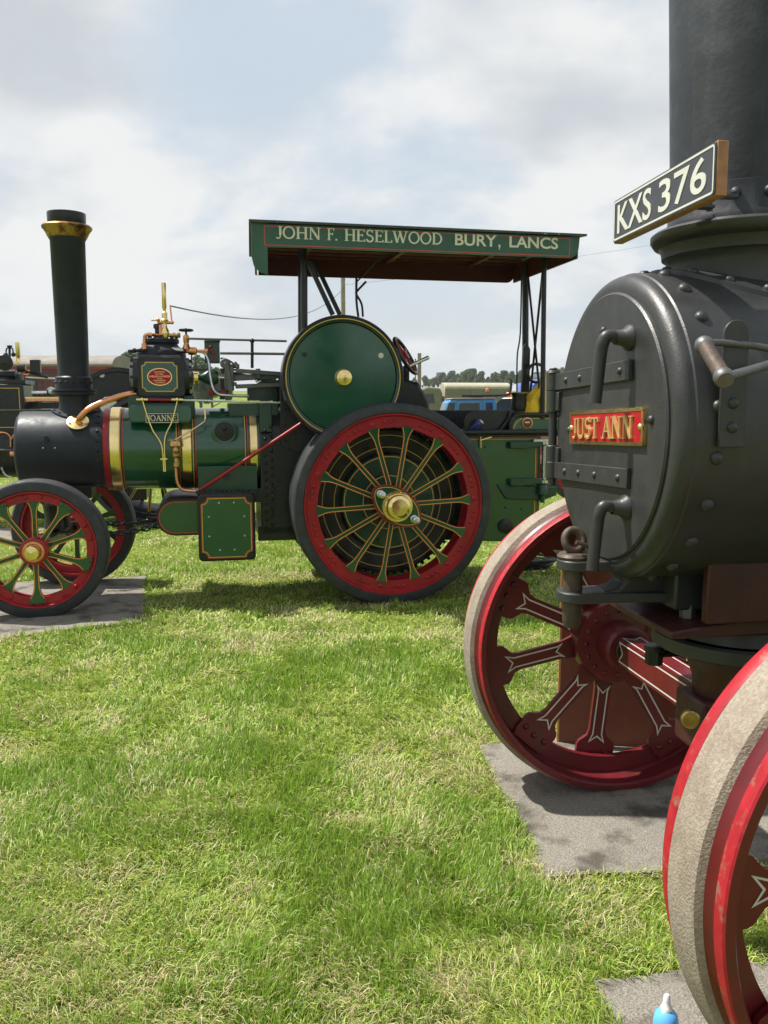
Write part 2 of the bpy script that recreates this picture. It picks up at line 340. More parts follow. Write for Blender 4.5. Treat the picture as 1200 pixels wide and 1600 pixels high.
def serif_text(mb, txt, o, ax, bx, width, height, depth):
    """raised serif letters fitted into width x height, standing out along ax x bx"""
    ax = Vector(ax); bx = Vector(bx); nz = ax.cross(bx).normalized(); o = Vector(o)
    tot = sum(SER[c][0] for c in txt); sx = width / tot; x = 0; k = 0
    def strip(pts, wd, lift):
        n = len(pts); le = []; ri = []
        for i, p in enumerate(pts):
            a = Vector(pts[max(i - 1, 0)]); b = Vector(pts[min(i + 1, n - 1)]); d = (b - a).normalized(); q = Vector((-d.y, d.x)) * wd / 2
            le.append(Vector(p) + q); ri.append(Vector(p) - q)
        P = lambda q, h: o + ax * ((x + q.x) * sx) + bx * (q.y * height) + nz * h
        vs = [P(q, depth + lift) for q in le] + [P(q, depth + lift) for q in ri] + [P(q, 0) for q in le] + [P(q, 0) for q in ri]
        fs = []
        for i in range(n - 1):
            fs += [(n + i, n + i + 1, i + 1, i), (i, i + 1, 2 * n + i + 1, 2 * n + i), (3 * n + i, 3 * n + i + 1, n + i + 1, n + i)]
        fs += [(0, 2 * n, 3 * n, n), (n - 1, 2 * n - 1, 4 * n - 1, 3 * n - 1)]
        mb.add(vs, fs)
    for ch in txt:
        adv, st, se = SER[ch]; k = 0
        for pts, wd in st: strip(pts, wd, k * .00025); k += 1
        for sx_, sy_, hw in se:
            y = .03 if sy_ < .5 else .97; strip([(sx_ - hw, y), (sx_ + hw, y)], .06, k * .00025); k += 1
        x += adv
def font_text(mb, txt, o, ax, bx, width, height, depth, bold=0.0, center=True):
    cu = bpy.data.curves.new('t', 'FONT'); cu.body = txt; cu.size = 1; cu.resolution_u = 4; cu.offset = bold; cu.extrude = 0
    ob = bpy.data.objects.new('t', cu); COL.objects.link(ob); dg = bpy.context.evaluated_depsgraph_get(); dg.update()
    me = ob.evaluated_get(dg).to_mesh(); vs = [v.co.copy() for v in me.vertices]; fs = [tuple(p.vertices) for p in me.polygons]
    bpy.data.objects.remove(ob); 
    x0 = min(v.x for v in vs); x1 = max(v.x for v in vs); y0 = min(v.y for v in vs); y1 = max(v.y for v in vs)
    ax = Vector(ax); bx = Vector(bx); nz = ax.cross(bx).normalized(); o = Vector(o)
    f = lambda v, h: o + ax * ((v.x - x0) / (x1 - x0) * width) + bx * ((v.y - y0) / (y1 - y0) * height) + nz * h
    n = len(vs); from collections import Counter
    ec = Counter(); dirs = {}
    for p in fs:
        for a, b in zip(p, p[1:] + p[:1]): ec[frozenset((a, b))] += 1; dirs[frozenset((a, b))] = (a, b)
    side = [(dirs[e][0], dirs[e][1], dirs[e][1] + n, dirs[e][0] + n) for e, c in ec.items() if c == 1]
    mb.add([f(v, depth) for v in vs] + [f(v, 0) for v in vs], fs + [tuple(reversed(q)) for q in side])

# ------------------------------------------------------------------ ground, mats, grass
def ground_material():
    m = bpy.data.materials.new('meadow_ground'); m.use_nodes = True; t = m.node_tree; p = t.nodes['Principled BSDF']; p.inputs['Roughness'].default_value = .95; p.inputs['Specular IOR Level'].default_value = .1
    c = N(t, 'ShaderNodeTexCoord')
    def noise(s, d=6): 
        n = N(t, 'ShaderNodeTexNoise'); n.inputs['Scale'].default_value = s; n.inputs['Detail'].default_value = d; n.inputs['Roughness'].default_value = .65; L(t, c.outputs['Object'], n.inputs['Vector']); return n.outputs[0]
    def ramp(f, st):
        r = N(t, 'ShaderNodeValToRGB')
        while len(r.color_ramp.elements) < len(st): r.color_ramp.elements.new(.5)
        for e, (q, col) in zip(r.color_ramp.elements, st): e.position = q; e.color = (*col, 1)
        L(t, f, r.inputs[0]); return r.outputs[0]
    a = ramp(noise(26, 8), [(.30, (.06, .09, .018)), (.47, (.14, .19, .035)), (.62, (.24, .27, .075)), (.75, (.30, .27, .11))])
    b = ramp(noise(.8, 5), [(.35, (.75, .85, .7)), (.65, (1.15, 1.1, 1.0))])
    mu = N(t, 'ShaderNodeMix', data_type='RGBA', blend_type='MULTIPLY'); mu.inputs[0].default_value = 1; L(t, a, mu.inputs[6]); L(t, b, mu.inputs[7])
    L(t, mu.outputs[2], p.inputs['Base Color'])
    bp = N(t, 'ShaderNodeBump'); bp.inputs['Strength'].default_value = .8; bp.inputs['Distance'].default_value = .03; L(t, noise(60, 6), bp.inputs['Height']); L(t, bp.outputs[0], p.inputs['Normal'])
    return m
M['ground'] = ground_material()
b = MB(); b.add([(-700, -40, 0), (700, -40, 0), (700, 950, 0), (-700, 950, 0)], [(0, 1, 2, 3)])
tag(b.done('ground', 'ground', smooth=False), kind='structure')
b = MB(); b.add([(-690, 95, .004), (690, 95, .004), (690, 190, 4.2), (-690, 190, 4.2), (690, 420, 5.0), (-690, 420, 5.0), (690, 930, .004), (-690, 930, .004)], [(0, 1, 2, 3), (3, 2, 4, 5), (5, 4, 6, 7)])
tag(b.done('far_field', 'ground', smooth=False), kind='structure')

def mat_slab(pts, label, zt=.016):
    """a slightly uneven rubber sheet: gridded quad with thickness and frayed rim"""
    p = [Vector(q).to_2d() for q in pts]; n = 22; b = MB(); top = []; rnd = random.Random(len(label))
    for i in range(n + 1):
        for k in range(n + 1):
            s, t = i / n, k / n
            q = (p[0] * (1 - s) + p[1] * s) * (1 - t) + (p[3] * (1 - s) + p[2] * s) * t
            e = .006 if i in (0, n) or k in (0, n) else 0
            top.append(Vector((q.x + rnd.uniform(-e, e), q.y + rnd.uniform(-e, e), zt + .006 * math.sin(q.x * 5 + q.y * 3) + .005 * math.sin(q.x * 11 - q.y * 7) + rnd.uniform(-.0006, .0006))))
    m = len(top); bot = [Vector((q.x, q.y, .001)) for q in top]; I = lambda i, k: i * (n + 1) + k
    fs = [(I(i, k), I(i + 1, k), I(i + 1, k + 1), I(i, k + 1)) for i in range(n) for k in range(n)]
    for i in range(n):
        fs += [(I(i, 0), m + I(i, 0), m + I(i + 1, 0), I(i + 1, 0)), (I(i + 1, n), m + I(i + 1, n), m + I(i, n), I(i, n)), (I(0, i + 1), m + I(0, i + 1), m + I(0, i), I(0, i)), (I(n, i), m + I(n, i), m + I(n, i + 1), I(n, i + 1))]
    b.add(top + bot, fs); return tag(b.done('rubber_mat', 'mat'), label, 'mat', 'rubber mats under the wheels')
MATS = [
 ([G(850, 1377), G(748, 1168), (1.75, 3.72), (1.85, 2.68)], 'grey rubber mat under the far red front wheel of the dark engine'),
 ([(.66, 1.20), G(925, 1537), (1.95, 2.24), (2.05, 1.30)], 'grey rubber mat in the bottom corner under the nearest red wheel'),
 ([(-3.9, 4.60), (-4.2, 6.75), G(228, 902), G(223, 974)], 'large grey rubber mat under the front wheels of the green engine'),
 ([(-5.9, 8.95), (-6.0, 9.95), (-4.05, 10.15), (-4.0, 9.2)], 'grey rubber mat on the grass further back, at the left edge'),
]
for pts, lab in MATS: mat_slab(pts, lab)

def grass():
    rng = np.random.default_rng(3)
    def vnoise(x, y, s, seed):
        g = np.random.default_rng(seed).random((256, 256)); X = x * s + 1000; Y = y * s + 1000; i = np.floor(X).astype(int); j = np.floor(Y).astype(int); fx = X - i; fy = Y - j
        fx = fx * fx * (3 - 2 * fx); fy = fy * fy * (3 - 2 * fy); a = lambda p, q: g[p % 256, q % 256]
        return (a(i, j) * (1 - fx) + a(i + 1, j) * fx) * (1 - fy) + (a(i, j + 1) * (1 - fx) + a(i + 1, j + 1) * fx) * fy
    xs, ys = [], []
    for y0, y1, dens in ((1.45, 2.2, 34000), (2.2, 3.0, 26000), (3.0, 4.0, 17000), (4.0, 5.4, 10000), (5.4, 7.6, 5200), (7.6, 11, 1700), (11, 18, 380), (18, 32, 80)):
        hw = .47 * y1 + .45; n = int(dens * (y1 - y0) * 2 * hw)
        x = rng.uniform(-hw, hw, n); y = rng.uniform(y0, y1, n)
        keep = np.abs(x) < .47 * y + .45; xs.append(x[keep]); ys.append(y[keep])
    x = np.concatenate(xs); y = np.concatenate(ys)
    keep = np.ones(len(x), bool)
    for pts, _ in MATS:
        P = [(q[0], q[1]) for q in pts]; cx = sum(q[0] for q in P) / 4; cy = sum(q[1] for q in P) / 4
        ins = np.zeros(len(x), bool); k = 3
        for i in range(4):
            xi, yi = P[i]; xj, yj = P[k]; k = i
            xi = cx + (xi - cx) * .982; xj = cx + (xj - cx) * .982; yi = cy + (yi - cy) * .982; yj = cy + (yj - cy) * .982
            ins ^= ((yi > y) != (yj > y)) & (x < (xj - xi) * (y - yi) / (yj - yi + 1e-9) + xi)
        keep &= ~ins
    x, y = x[keep], y[keep]
    big = vnoise(x, y, 1.3, 1); mid = vnoise(x, y, 4.3, 2); small = vnoise(x, y, 11, 3)
    lush = .36 * big + .36 * mid + .28 * small
    keep = rng.random(len(x)) < np.clip(.55 + 1.2 * (lush - .35), .35, 1)
    x, y, lush = (q[keep] for q in (x, y, lush)); n0 = len(x)
    # longer tufts standing out of the mown sward
    ntf = 620; tx = rng.uniform(-1, 1, ntf); ty = 1.55 + 6.0 * rng.random(ntf) ** 1.4; tx = tx * (.47 * ty + .4); cnt = 46
    ang = rng.uniform(0, 2 * np.pi, ntf * cnt); rad = np.abs(rng.normal(0, .028, ntf * cnt)); xt = np.repeat(tx, cnt) + rad * np.cos(ang); yt = np.repeat(ty, cnt) + rad * np.sin(ang)
    okt = np.ones(len(xt), bool)
    for pts, _ in MATS:
        P = [(q[0], q[1]) for q in pts]; ins = np.zeros(len(xt), bool); k = 3
        for i in range(4):
            xi, yi = P[i]; xj, yj = P[k]; k = i; ins ^= ((yi > yt) != (yj > yt)) & (xt < (xj - xi) * (yt - yi) / (yj - yi + 1e-9) + xi)
        okt &= ~ins
    xt, yt, ang = xt[okt], yt[okt], ang[okt]
    x = np.concatenate([x, xt]); y = np.concatenate([y, yt]); lush = np.concatenate([lush, np.full(len(xt), .62)]); n = len(x); istuft = np.arange(n) >= n0
    tuft = np.clip((lush - .42) * 3.8, 0, 1)
    dry = vnoise(x, y, 2.1, 5) * .55 + vnoise(x, y, 7.0, 6) * .45
    pst = np.clip((dry - .42) * 2.4, .04, .72) * (1 - .75 * tuft)
    straw = rng.random(n) < pst
    straw &= ~istuft; up = (rng.random(n) < .35 + .6 * tuft) & ~straw
    ln = np.where(up, (.021 + .032 * tuft) * rng.uniform(.6, 1.45, n), rng.uniform(.018, .055, n))
    ln = np.where(up & (rng.random(n) < .015), ln * 1.8, ln)
    up |= istuft; ln = np.where(istuft, rng.uniform(.035, .085, n), ln)
    wd = rng.uniform(.0007, .0017, n) * np.clip(y / 2.4, 1, 5); wd = np.where(straw, wd * .8, wd)
    az = vnoise(x, y, 2.4, 8) * 10.0 + rng.normal(0, 1.15, n)
    az[n0:] = ang + rng.normal(0, .5, n - n0)
    lean = np.where(up, np.clip(np.abs(rng.normal(.5, .35, n)), .05, 1.2), rng.uniform(1.05, 1.55, n))
    zb = np.where(up, -.003, rng.uniform(.002, .016, n) + .012 * tuft)
    dx, dy = np.cos(az), np.sin(az); px, py = -dy, dx; roll = np.where(up, 0, rng.uniform(-.6, .6, n))
    r1, z1 = np.sin(lean * .6) * ln * .5, np.cos(lean * .6) * ln * .5
    r2, z2 = r1 + np.sin(np.minimum(lean * 1.25, 1.75)) * ln * .5, z1 + np.cos(np.minimum(lean * 1.25, 1.75)) * ln * .5
    V = np.zeros((n, 5, 3), np.float32)
    for k, (rr, zz, ww) in enumerate(((0 * r1, 0 * z1, 1), (0 * r1, 0 * z1, -1), (r1, z1, .9), (r1, z1, -.9), (r2, z2, 0))):
        V[:, k, 0] = x + dx * rr + px * wd * ww; V[:, k, 1] = y + dy * rr + py * wd * ww; V[:, k, 2] = zb + zz + wd * ww * roll
    lushc = np.array([.225, .370, .038]); yel = np.array([.400, .475, .085]); pale = np.array([.50, .53, .20]); stc = np.array([.62, .54, .29]); drk = np.array([.15, .255, .034])
    t = np.clip(.25 + .75 * tuft + rng.normal(0, .18, n), 0, 1)[:, None]
    c = yel * (1 - t) + lushc * t
    r = rng.random((n, 1)); c = np.where(r < .12, drk, c); c = np.where((r > .88), pale, c)
    c = np.where(straw[:, None], stc * rng.uniform(.6, 1.12, (n, 1)), c)
    c = c * rng.uniform(.72, 1.25, (n, 1)) * (1 + rng.normal(0, .06, (n, 3)))
    C4 = np.ones((n, 5, 4), np.float32); C4[:, :, :3] = np.clip(c, .005, .7)[:, None, :]
    base = (np.arange(n) * 5)[:, None]
    tri = np.concatenate([base + np.array([[0, 1, 3]]), base + np.array([[0, 3, 2]]), base + np.array([[2, 3, 4]])], 1).reshape(-1).astype(np.int32)
    me = bpy.data.meshes.new('grass'); nv = n * 5; nf = n * 3
    me.vertices.add(nv); me.vertices.foreach_set('co', V.reshape(-1)); me.loops.add(nf * 3); me.loops.foreach_set('vertex_index', tri)
    me.polygons.add(nf); me.polygons.foreach_set('loop_start', np.arange(0, nf * 3, 3, dtype=np.int32))
    at = me.color_attributes.new('tint', 'FLOAT_COLOR', 'POINT'); at.data.foreach_set('color', C4.reshape(-1))
    me.update(calc_edges=True)
    m = bpy.data.materials.new('grass_blades'); m.use_nodes = True; tt = m.node_tree; p = tt.nodes['Principled BSDF']; o_ = tt.nodes['Material Output']
    a = N(tt, 'ShaderNodeAttribute', attribute_name='tint'); L(tt, a.outputs['Color'], p.inputs['Base Color']); p.inputs['Roughness'].default_value = .5; p.inputs['Specular IOR Level'].default_value = .35
    tr = N(tt, 'ShaderNodeBsdfTranslucent'); ms = N(tt, 'ShaderNodeMixShader'); ms.inputs[0].default_value = .38
    L(tt, a.outputs['Color'], tr.inputs['Color']); L(tt, p.outputs[0], ms.inputs[1]); L(tt, tr.outputs[0], ms.inputs[2]); L(tt, ms.outputs[0], o_.inputs[0])
    me.materials.append(m); o = bpy.data.objects.new('grass', me); COL.objects.link(o); print('grass blades', n)
    return tag(o, 'short trampled green grass with straw patches', 'grass', kind='stuff')
grass()

# ================================================================== green engine with canopy
J = tag(empty('traction_engine', FJ.o, FJ.ang), 'green steam traction engine with long lettered canopy and red spoked wheels', 'traction engine', 'steam traction engines')
CV = .74                                   # centre plane
BZ, BR, SBR = 1.152, .312, .288            # boiler
def jw(name, hub, R, wid, nsp, off, rin, rout, rear):
    """spoked wheel, axis along v, outer face at v=0 of the wheel frame (towards -v)"""
    W = empty(name, hub, 0, J); T = .078
    b = MB(); b.lathe([(R - T, .012), (R - T + .007, .0), (R - .016, .006), (R - .004, .016), (R, .034), (R, wid - .034), (R - .016, wid - .006), (R - T + .007, wid), (R - T, wid - .012)], (0, 0, 0), UV, 96, True); b.done('tyre', 'rubber', W)
    b = MB(); b.lathe([(R - T, .006), (R - T, wid - .006), (R - T - .016, wid - .006), (R - T - .016, wid * .5 + .02), (rin, wid * .5 + .02), (rin, wid * .5 - .01), (R - T - .023, wid * .5 - .01), (R - T - .023, .05), (rin, .05), (rin, .03), (R - T - .022, .03), (R - T - .014, .020), (R - T - .01, .006)], (0, 0, 0), UV, 96, True)
    b.done('rim', 'red', W)
    b = MB()
    rr = (rin + rout) / 2
    for k in range(nsp):
        a = R_(off + 360 / nsp * k)
        for d in ((-.042, 0, .042) if rear else (-.05, .05)):
            aa = a + math.pi / nsp * (1 if rear else 0) + d / rr
            b.dome((rr * math.cos(aa), .031, rr * math.sin(aa)), (0, -1, 0), .0150 if rear else .017, .013, 8)
        if rear and k % 2 == 0:
            aa = a; b.dome((rr * math.cos(aa), .031, rr * math.sin(aa)), (0, -1, 0), .02, .012, 10)
    b.done('rim_rivets', 'red', W)
    h0 = .0175 if rear else .0175; f1 = .043 if rear else .050
    for k in range(nsp):
        a = R_(off + 360 / nsp * k); ax = Vector((math.cos(a), 0, math.sin(a))); bx = Vector((-math.sin(a), 0, math.cos(a)))
        b = MB(); r0 = .10 if rear else .09
        e = rin + (.012 if rear else .042)
        prof = [(r0, h0 * 1.25), (r0 + .05, h0 * 1.05), (rin - .12, h0), (rin - .075, h0 * 1.12), (rin - .045, h0 * 1.45), (rin - .022, h0 * 1.95), (rin - .006, f1 * .93), (rin + .004, f1), (e, f1)]
        poly = prof + [(r, -t) for r, t in reversed(prof)]
        vo = .034 + (.0 if rear or k % 2 else .03)
        ctr = Vector((0, vo - .02, 0))
        b.m = 0; b.prism(poly, ctr, ax, bx, (0, .02, 0))
        b.m = 1                                           # yellow lining each side of the spoke
        for sgn in (1, -1):
            ln = [(r, sgn * (t - .0045)) for r, t in prof[:-1]]
            b.ribbon(ln, ctr, ax, bx, .0042, .0015, False)
        b.m = 2
        for sgn in (1, -1):
            ln = [(r, sgn * (t - .0008)) for r, t in prof[:-2]]
            b.ribbon(ln, ctr, ax, bx, .0035, .0022, False)
        b.m = 3
        b.ribbon([(r0 + .02, 0), (rin - .10, 0)], ctr, ax, bx, h0 * .5, .0012, False)
        if not rear:
            b.m = 0
            for t in (-.03, .03): b.dome(ctr + ax * (rin + .028) + bx * t, (0, -1, 0), .014, .011, 8)
        b.done('spoke', ['green', 'yellow', 'redline', 'dgreen'], W)
    return W
# rear wheels
RW = jw('rear_wheel', (0, 0, .752), .752, .36, 14, 3.0, .572, .66, True)
def rear_hub(W):
    b = MB(); b.lathe([(.11, -.045), (.135, -.02), (.14, .06), (.13, .10), (.13, .33), (.03, .34)], (0, 0, 0), UV, 40); b.done('hub', 'red', W)
    # oval driving flange, tilted, with lining and two drive pins
    a = R_(-37); ax = Vector((math.cos(a), 0, math.sin(a))); bx = Vector((-math.sin(a), 0, math.cos(a)))
    ov = [(.222 * math.cos(t) * (1 if abs(math.cos(t)) < .98 else .985), (.128 * math.sin(t)) * (1 - .35 * math.cos(t) ** 4)) for t in [2 * math.pi * k / 40 for k in range(40)]]
    b = MB(); b.m = 1; b.prism(ov, (0, -.062, 0), ax, bx, (0, .02, 0)); b.m = 0; b.prism([(x * .955, y * .93) for x, y in ov], (0, -.066, 0), ax, bx, (0, .004, 0))
    b.m = 2; b.ribbon([(x * .90, y * .86) for x, y in ov], (0, -.066, 0), ax, bx, .005, .0015); b.done('drive_flange', ['green', 'red', 'yellow'], W)
    for s in (-1, 1):
        c = ax * .158 * s + Vector((0, -.066, 0))
        b = MB(); b.lathe([(.028, 0), (.028, -.012), (.019, -.016), (.019, -.06), (.025, -.063), (.025, -.082), (.012, -.088), (.012, -.11), (.016, -.114), (.016, -.128), (.0005, -.132)], c, UV, 18); b.done('drive_pin', 'steel', W)
    b = MB(); b.lathe([(.116, -.068), (.116, -.08), (.112, -.086), (.096, -.088), (.092, -.10), (.090, -.125), (.084, -.142), (.064, -.152), (.06, -.156), (.0005, -.160)], (0, 0, 0), UV, 48)
    for k in range(6): b.dome((.105 * math.cos(k * 1.047 + .3), -.087, .105 * math.sin(k * 1.047 + .3)), (0, -1, 0), .006, .004, 6)
    b.done('hub_cap', 'brass', W)
    # winch drum and final-drive gear inside the wheel
    b = MB(); b.m = 0; b.lathe([(.14, .20), (.36, .20), (.365, .215), (.365, .33), (.14, .33)], (0, 0, 0), UV, 64); b.m = 1
    for r in (.20, .345): b.lathe([(r, .1985), (r + .006, .1985)], (0, 0, 0), UV, 64)
    b.done('winch_drum', ['dgreen', 'yellow'], W)
    b = MB(); b.m = 0; b.lathe([(.37, .26), (.40, .25), (.545, .25), (.555, .26), (.555, .345), (.37, .345)], (0, 0, 0), UV, 72)
    for k in range(60):
        t = 2 * math.pi * k / 60; b.box((.562 * math.cos(t), .30, .562 * math.sin(t)), (.03, .07, .024), Matrix.Rotation(-t, 3, 'Y'))
    b.m = 1
    for r in (.415, .505): b.lathe([(r, .2485), (r + .005, .2485)], (0, 0, 0), UV, 72)
    b.done('driving_gear', ['black', 'yellow'], W)
rear_hub(RW)
RW2 = copy_tree(RW, J); RW2.location = (0, 2 * CV, .752); RW2.rotation_euler = (0, 0, math.pi)
# front wheels
FWU = -2.535
FW = jw('front_wheel', (FWU, .09, .488), .488, .20, 10, 18, .340, .400, False)
b = MB(); b.lathe([(.09, .03), (.092, .0), (.088, -.02), (.092, -.03), (.092, -.045), (.078, -.05), (.074, -.048)], (0, 0, 0), UV, 40); b.lathe([(.09, .03), (.08, .05), (.08, .19), (.03, .2)], (0, 0, 0), UV, 32); b.done('hub', 'red', FW)
b = MB(); b.lathe([(.073, -.046), (.073, -.052), (.054, -.053)], (0, 0, 0), UV, 36); b.done('hub_ring', 'copper', FW)
b = MB(); b.lathe([(.053, -.05), (.050, -.06), (.050, -.105), (.046, -.115), (.0005, -.12)], (0, 0, 0), UV, 36); b.done('hub_cap', 'brass', FW)
FW2 = copy_tree(FW, J); FW2.location = (FWU + .10, 2 * CV - .09, .488); FW2.rotation_euler = (0, 0, math.pi)
b = MB(); b.bar((FWU + .02, .2, .488), (FWU + .08, 2 * CV - .2, .488), .07, .08); b.done('front_axle', 'dgreen', J, .006)
b = MB(); b.cyl((0, .1, .752), (0, 2 * CV - .1, .752), .06, n=24); b.done('rear_axle', 'black', J)
# perch bracket under the smokebox
b = MB(); b.lathe([(.13, .0), (.15, -.03), (.10, -.06), (.085, -.16), (.10, -.24), (.06, -.27)], (FWU + .05, CV, .80), UZ, 28); b.box((FWU + .12, CV, .84), (.42, .30, .10)); b.done('perch_bracket', 'black', J, .006)
for s, v0 in ((0, .46), (1, .98)):
    b = MB()                              # steering chains as separate oval links
    p0 = Vector((FWU + .12, CV + (-.28 if not s else .28), .56)); p1 = Vector((-1.62, v0 + .12, .60)); n = 18
    for k in range(n):
        q = p0.lerp(p1, (k + .5) / n) - UZ * .05 * math.sin(math.pi * (k + .5) / n); d = (p1 - p0).normalized()
        sd = (UZ if k % 2 else d.cross(UZ).normalized())
        b.tube([q + d * .034 * math.cos(t) + sd * .019 * math.sin(t) for t in [2 * math.pi * i / 10 for i in range(10)]], .0075, 6, True)
    b.done('steering_chain', 'black', J)
# smokebox
b = MB(); b.lathe([(.0005, -2.70), (.23, -2.70), (.235, -2.715), (.262, -2.715), (SBR - .008, -2.70), (SBR, -2.685), (SBR, -2.085)], (0, CV, BZ), UX, 72); b.done('smokebox', 'sblack', J)
b = MB()
for k in range(24):
    t = 2 * math.pi * k / 24; d = Vector((0, math.cos(t), math.sin(t))); b.dome(Vector((-2.135, CV, BZ)) + d * SBR, d, .0135, .012, 8)
b.done('smokebox_rivets', 'sblack', J)
q = JP(72, 686, CV - SBR + .004); b = MB(); b.box(q, (.028, .008, .05)); b.done('lamp_bracket', 'black', J, .002)
b = MB()
for x_, y_ in ((67, 700), (86, 700)): b.dome(JP(x_, y_, CV - SBR + .002), (0, -1, 0), .007, .005, 8)
b.done('bracket_bolts', 'steel', J)
# boiler barrel with bands
b = MB(); b.lathe([(BR - .03, -2.085), (BR, -2.06), (BR, -.92)], (0, CV, BZ), UX, 80); b.done('boiler_barrel', 'green', J)
def ring(u0, u1, r, m, name):
    b = MB(); b.lathe([(r - .006, u0), (r, u0 + .002), (r, u1 - .002), (r - .006, u1)], (0, CV, BZ), UX, 80); b.done(name, m, J)
ring(-2.095, -2.052, BR + .002, 'red', 'red_collar'); ring(-2.047, -1.978, BR + .007, 'brass', 'boiler_band')
ring(-1.53, -1.462, BR + .007, 'brass', 'boiler_band'); ring(-1.028, -.972, BR + .007, 'brass', 'boiler_band')
for u in (-1.966, -1.560, -1.440, -1.054):
    b = MB(); b.m = 0; b.lathe([(BR + .0015, u - .014), (BR + .0015, u + .014)], (0, CV, BZ), UX, 80); b.m = 1; b.lathe([(BR + .003, u - .012), (BR + .003, u - .006)], (0, CV, BZ), UX, 80); b.m = 2; b.lathe([(BR + .003, u + .006), (BR + .003, u + .012)], (0, CV, BZ), UX, 80); b.done('lining', ['black', 'yellow', 'redline'], J)
# firebox and hornplates
b = MB(); b.box2((-.955, CV - .32, .50), (-.30, CV + .32, 1.20)); b.lathe([(.32, -.955), (.32, -.30)], (0, CV, 1.152), UX, 64); b.box2((-.97, CV - .30, .46), (-.28, CV + .30, .53)); b.done('firebox', 'black', J, .008)
b = MB()
for i in range(5):
    for k in range(8):
        b.dome((-.90 + .035 + i * .135, CV - .322, .58 + k * .095), (0, -1, 0), .011, .009, 7)
for k in range(13): b.dome((-.915, CV - .322, .55 + k * .062), (0, -1, 0), .014, .012, 8); b.dome((-.87, CV - .322, .58 + k * .062), (0, -1, 0), .014, .012, 8)
for k in range(7):
    for u_ in (-.765, -.69): b.dome((u_, CV - .35, 1.22 + k * .058), (0, -1, 0), .012, .010, 8)
b.done('stay_rivets', 'black', J)
for s in (-1, 1):
    b = MB(); b.prism([(-.80, 1.18), (-.80, 1.62), (-.60, 1.92), (.02, 1.92), (.16, 1.55), (.30, 1.42), (.30, .55), (-.30, .55), (-.30, 1.0)], (0, CV + s * .335, 0), UX, UZ, (0, .014 * s, 0)); b.done('hornplate', 'black', J, .003)
b = MB(); b.box2((-1.18, CV - .19, 1.40), (-.80, CV + .19, 1.50)); b.box2((-.95, CV - .315, 1.28), (-.86, CV - .29, 1.5)); b.done('motion_saddle', 'dgreen', J, .006)
# chimney
CU = -2.315
b = MB(); b.lathe([(.113, 1.70), (.112, 1.74), (.124, 2.69), (.132, 2.70), (.132, 2.715)], (CU, CV, 0), UZ, 48)
b.lathe([(.132, 1.60), (.132, 1.69), (.120, 1.70)], (CU, CV, 0), UZ, 48)
for k in range(16):
    t = k * math.pi / 8 + .1; d = Vector((math.cos(t), math.sin(t), 0)); b.dome(Vector((CU, CV, 1.655)) + d * .132, d, .011, .010, 7)
b.done('chimney', 'sblack', J)
b = MB(); b.lathe([(.12, 1.605), (.157, 1.603), (.159, 1.592), (.150, 1.582), (.157, 1.574), (.155, 1.562), (.115, 1.556), (.112, 1.50), (.116, 1.46), (.135, 1.425), (.165, 1.395)], (CU, CV, 0), UZ, 48)
def saddle(b, cu, r0, r1, Rb, zc, th, n=48, wob=None):
    vs = []
    for i in range(n):
        t = 2 * math.pi * i / n
        for r in (r0, r1, r1 + .001):
            u = cu + r * math.cos(t); v = r * math.sin(t); v_ = min(abs(v), Rb * .995); z = zc + math.sqrt(Rb * Rb - v_ * v_)
            vs.append(Vector((u, v, z + (th if r < r1 + .0005 else -.004))))
    return vs, [(3 * i + k, 3 * ((i + 1) % n) + k, 3 * ((i + 1) % n) + k + 1, 3 * i + k + 1) for i in range(n) for k in range(2)]
vs_, fs_ = saddle(b, CU, .12, .172, SBR, BZ, .016); b.add([p + Vector((0, CV, 0)) for p in vs_], fs_)
for k in range(14):
    t = k * 2 * math.pi / 14; u = .155 * math.cos(t); v = .155 * math.sin(t); b.dome((CU + u, CV + v, BZ + math.sqrt(SBR ** 2 - v * v) + .014), (0, v * 2, .8), .010, .010, 7)
b.done('chimney_base', 'sblack', J)
b = MB(); b.lathe([(.126, 2.700), (.140, 2.712), (.150, 2.735), (.165, 2.762), (.176, 2.772), (.178, 2.786), (.168, 2.797), (.138, 2.802)], (CU, CV, 0), UZ, 48); b.done('chimney_cap', 'oldcopper', J)
b = MB(); b.lathe([(.128, 2.79), (.134, 2.80), (.137, 2.875), (.136, 2.884), (.128, 2.884), (.122, 2.74)], (CU, CV, 0), UZ, 48); b.done('chimney_top', 'black', J)
b = MB(); b.lathe([(.122, 2.79), (.0005, 2.79)], (CU, CV, 0), UZ, 32); b.done('chimney_bore', 'black', J)
# copper exhaust pipe and its brass flange
vn = CV - SBR
fl = JP(122, 664, CV - .20); fn = Vector((0, -.20, math.sqrt(SBR ** 2 - .04))).normalized(); fc = Vector((fl.x, CV, BZ)) + fn * (SBR + .001)
b = MB(); b.lathe([(.078, 0), (.078, .010), (.070, .013), (.0005, .013)], fc, fn, 36); b.done('pipe_flange', 'brass', J)
b = MB()
for k in range(3):
    a0, b0, c0 = basis(fn); t = 2.1 * k + .4; b.dome(fc + fn * .012 + (b0 * math.cos(t) + c0 * math.sin(t)) * .058, fn, .010, .009, 8)
b.done('flange_bolts', 'steel', J)
v = fc.y - .05
b = MB(); b.tube([fc, JP(126, 652, v), JP(138, 640, v), JP(160, 629, v + .02), JP(190, 619, v + .04), JP(213, 615, v + .06)], .024, 14, False, 6); b.done('exhaust_pipe', 'copper', J)
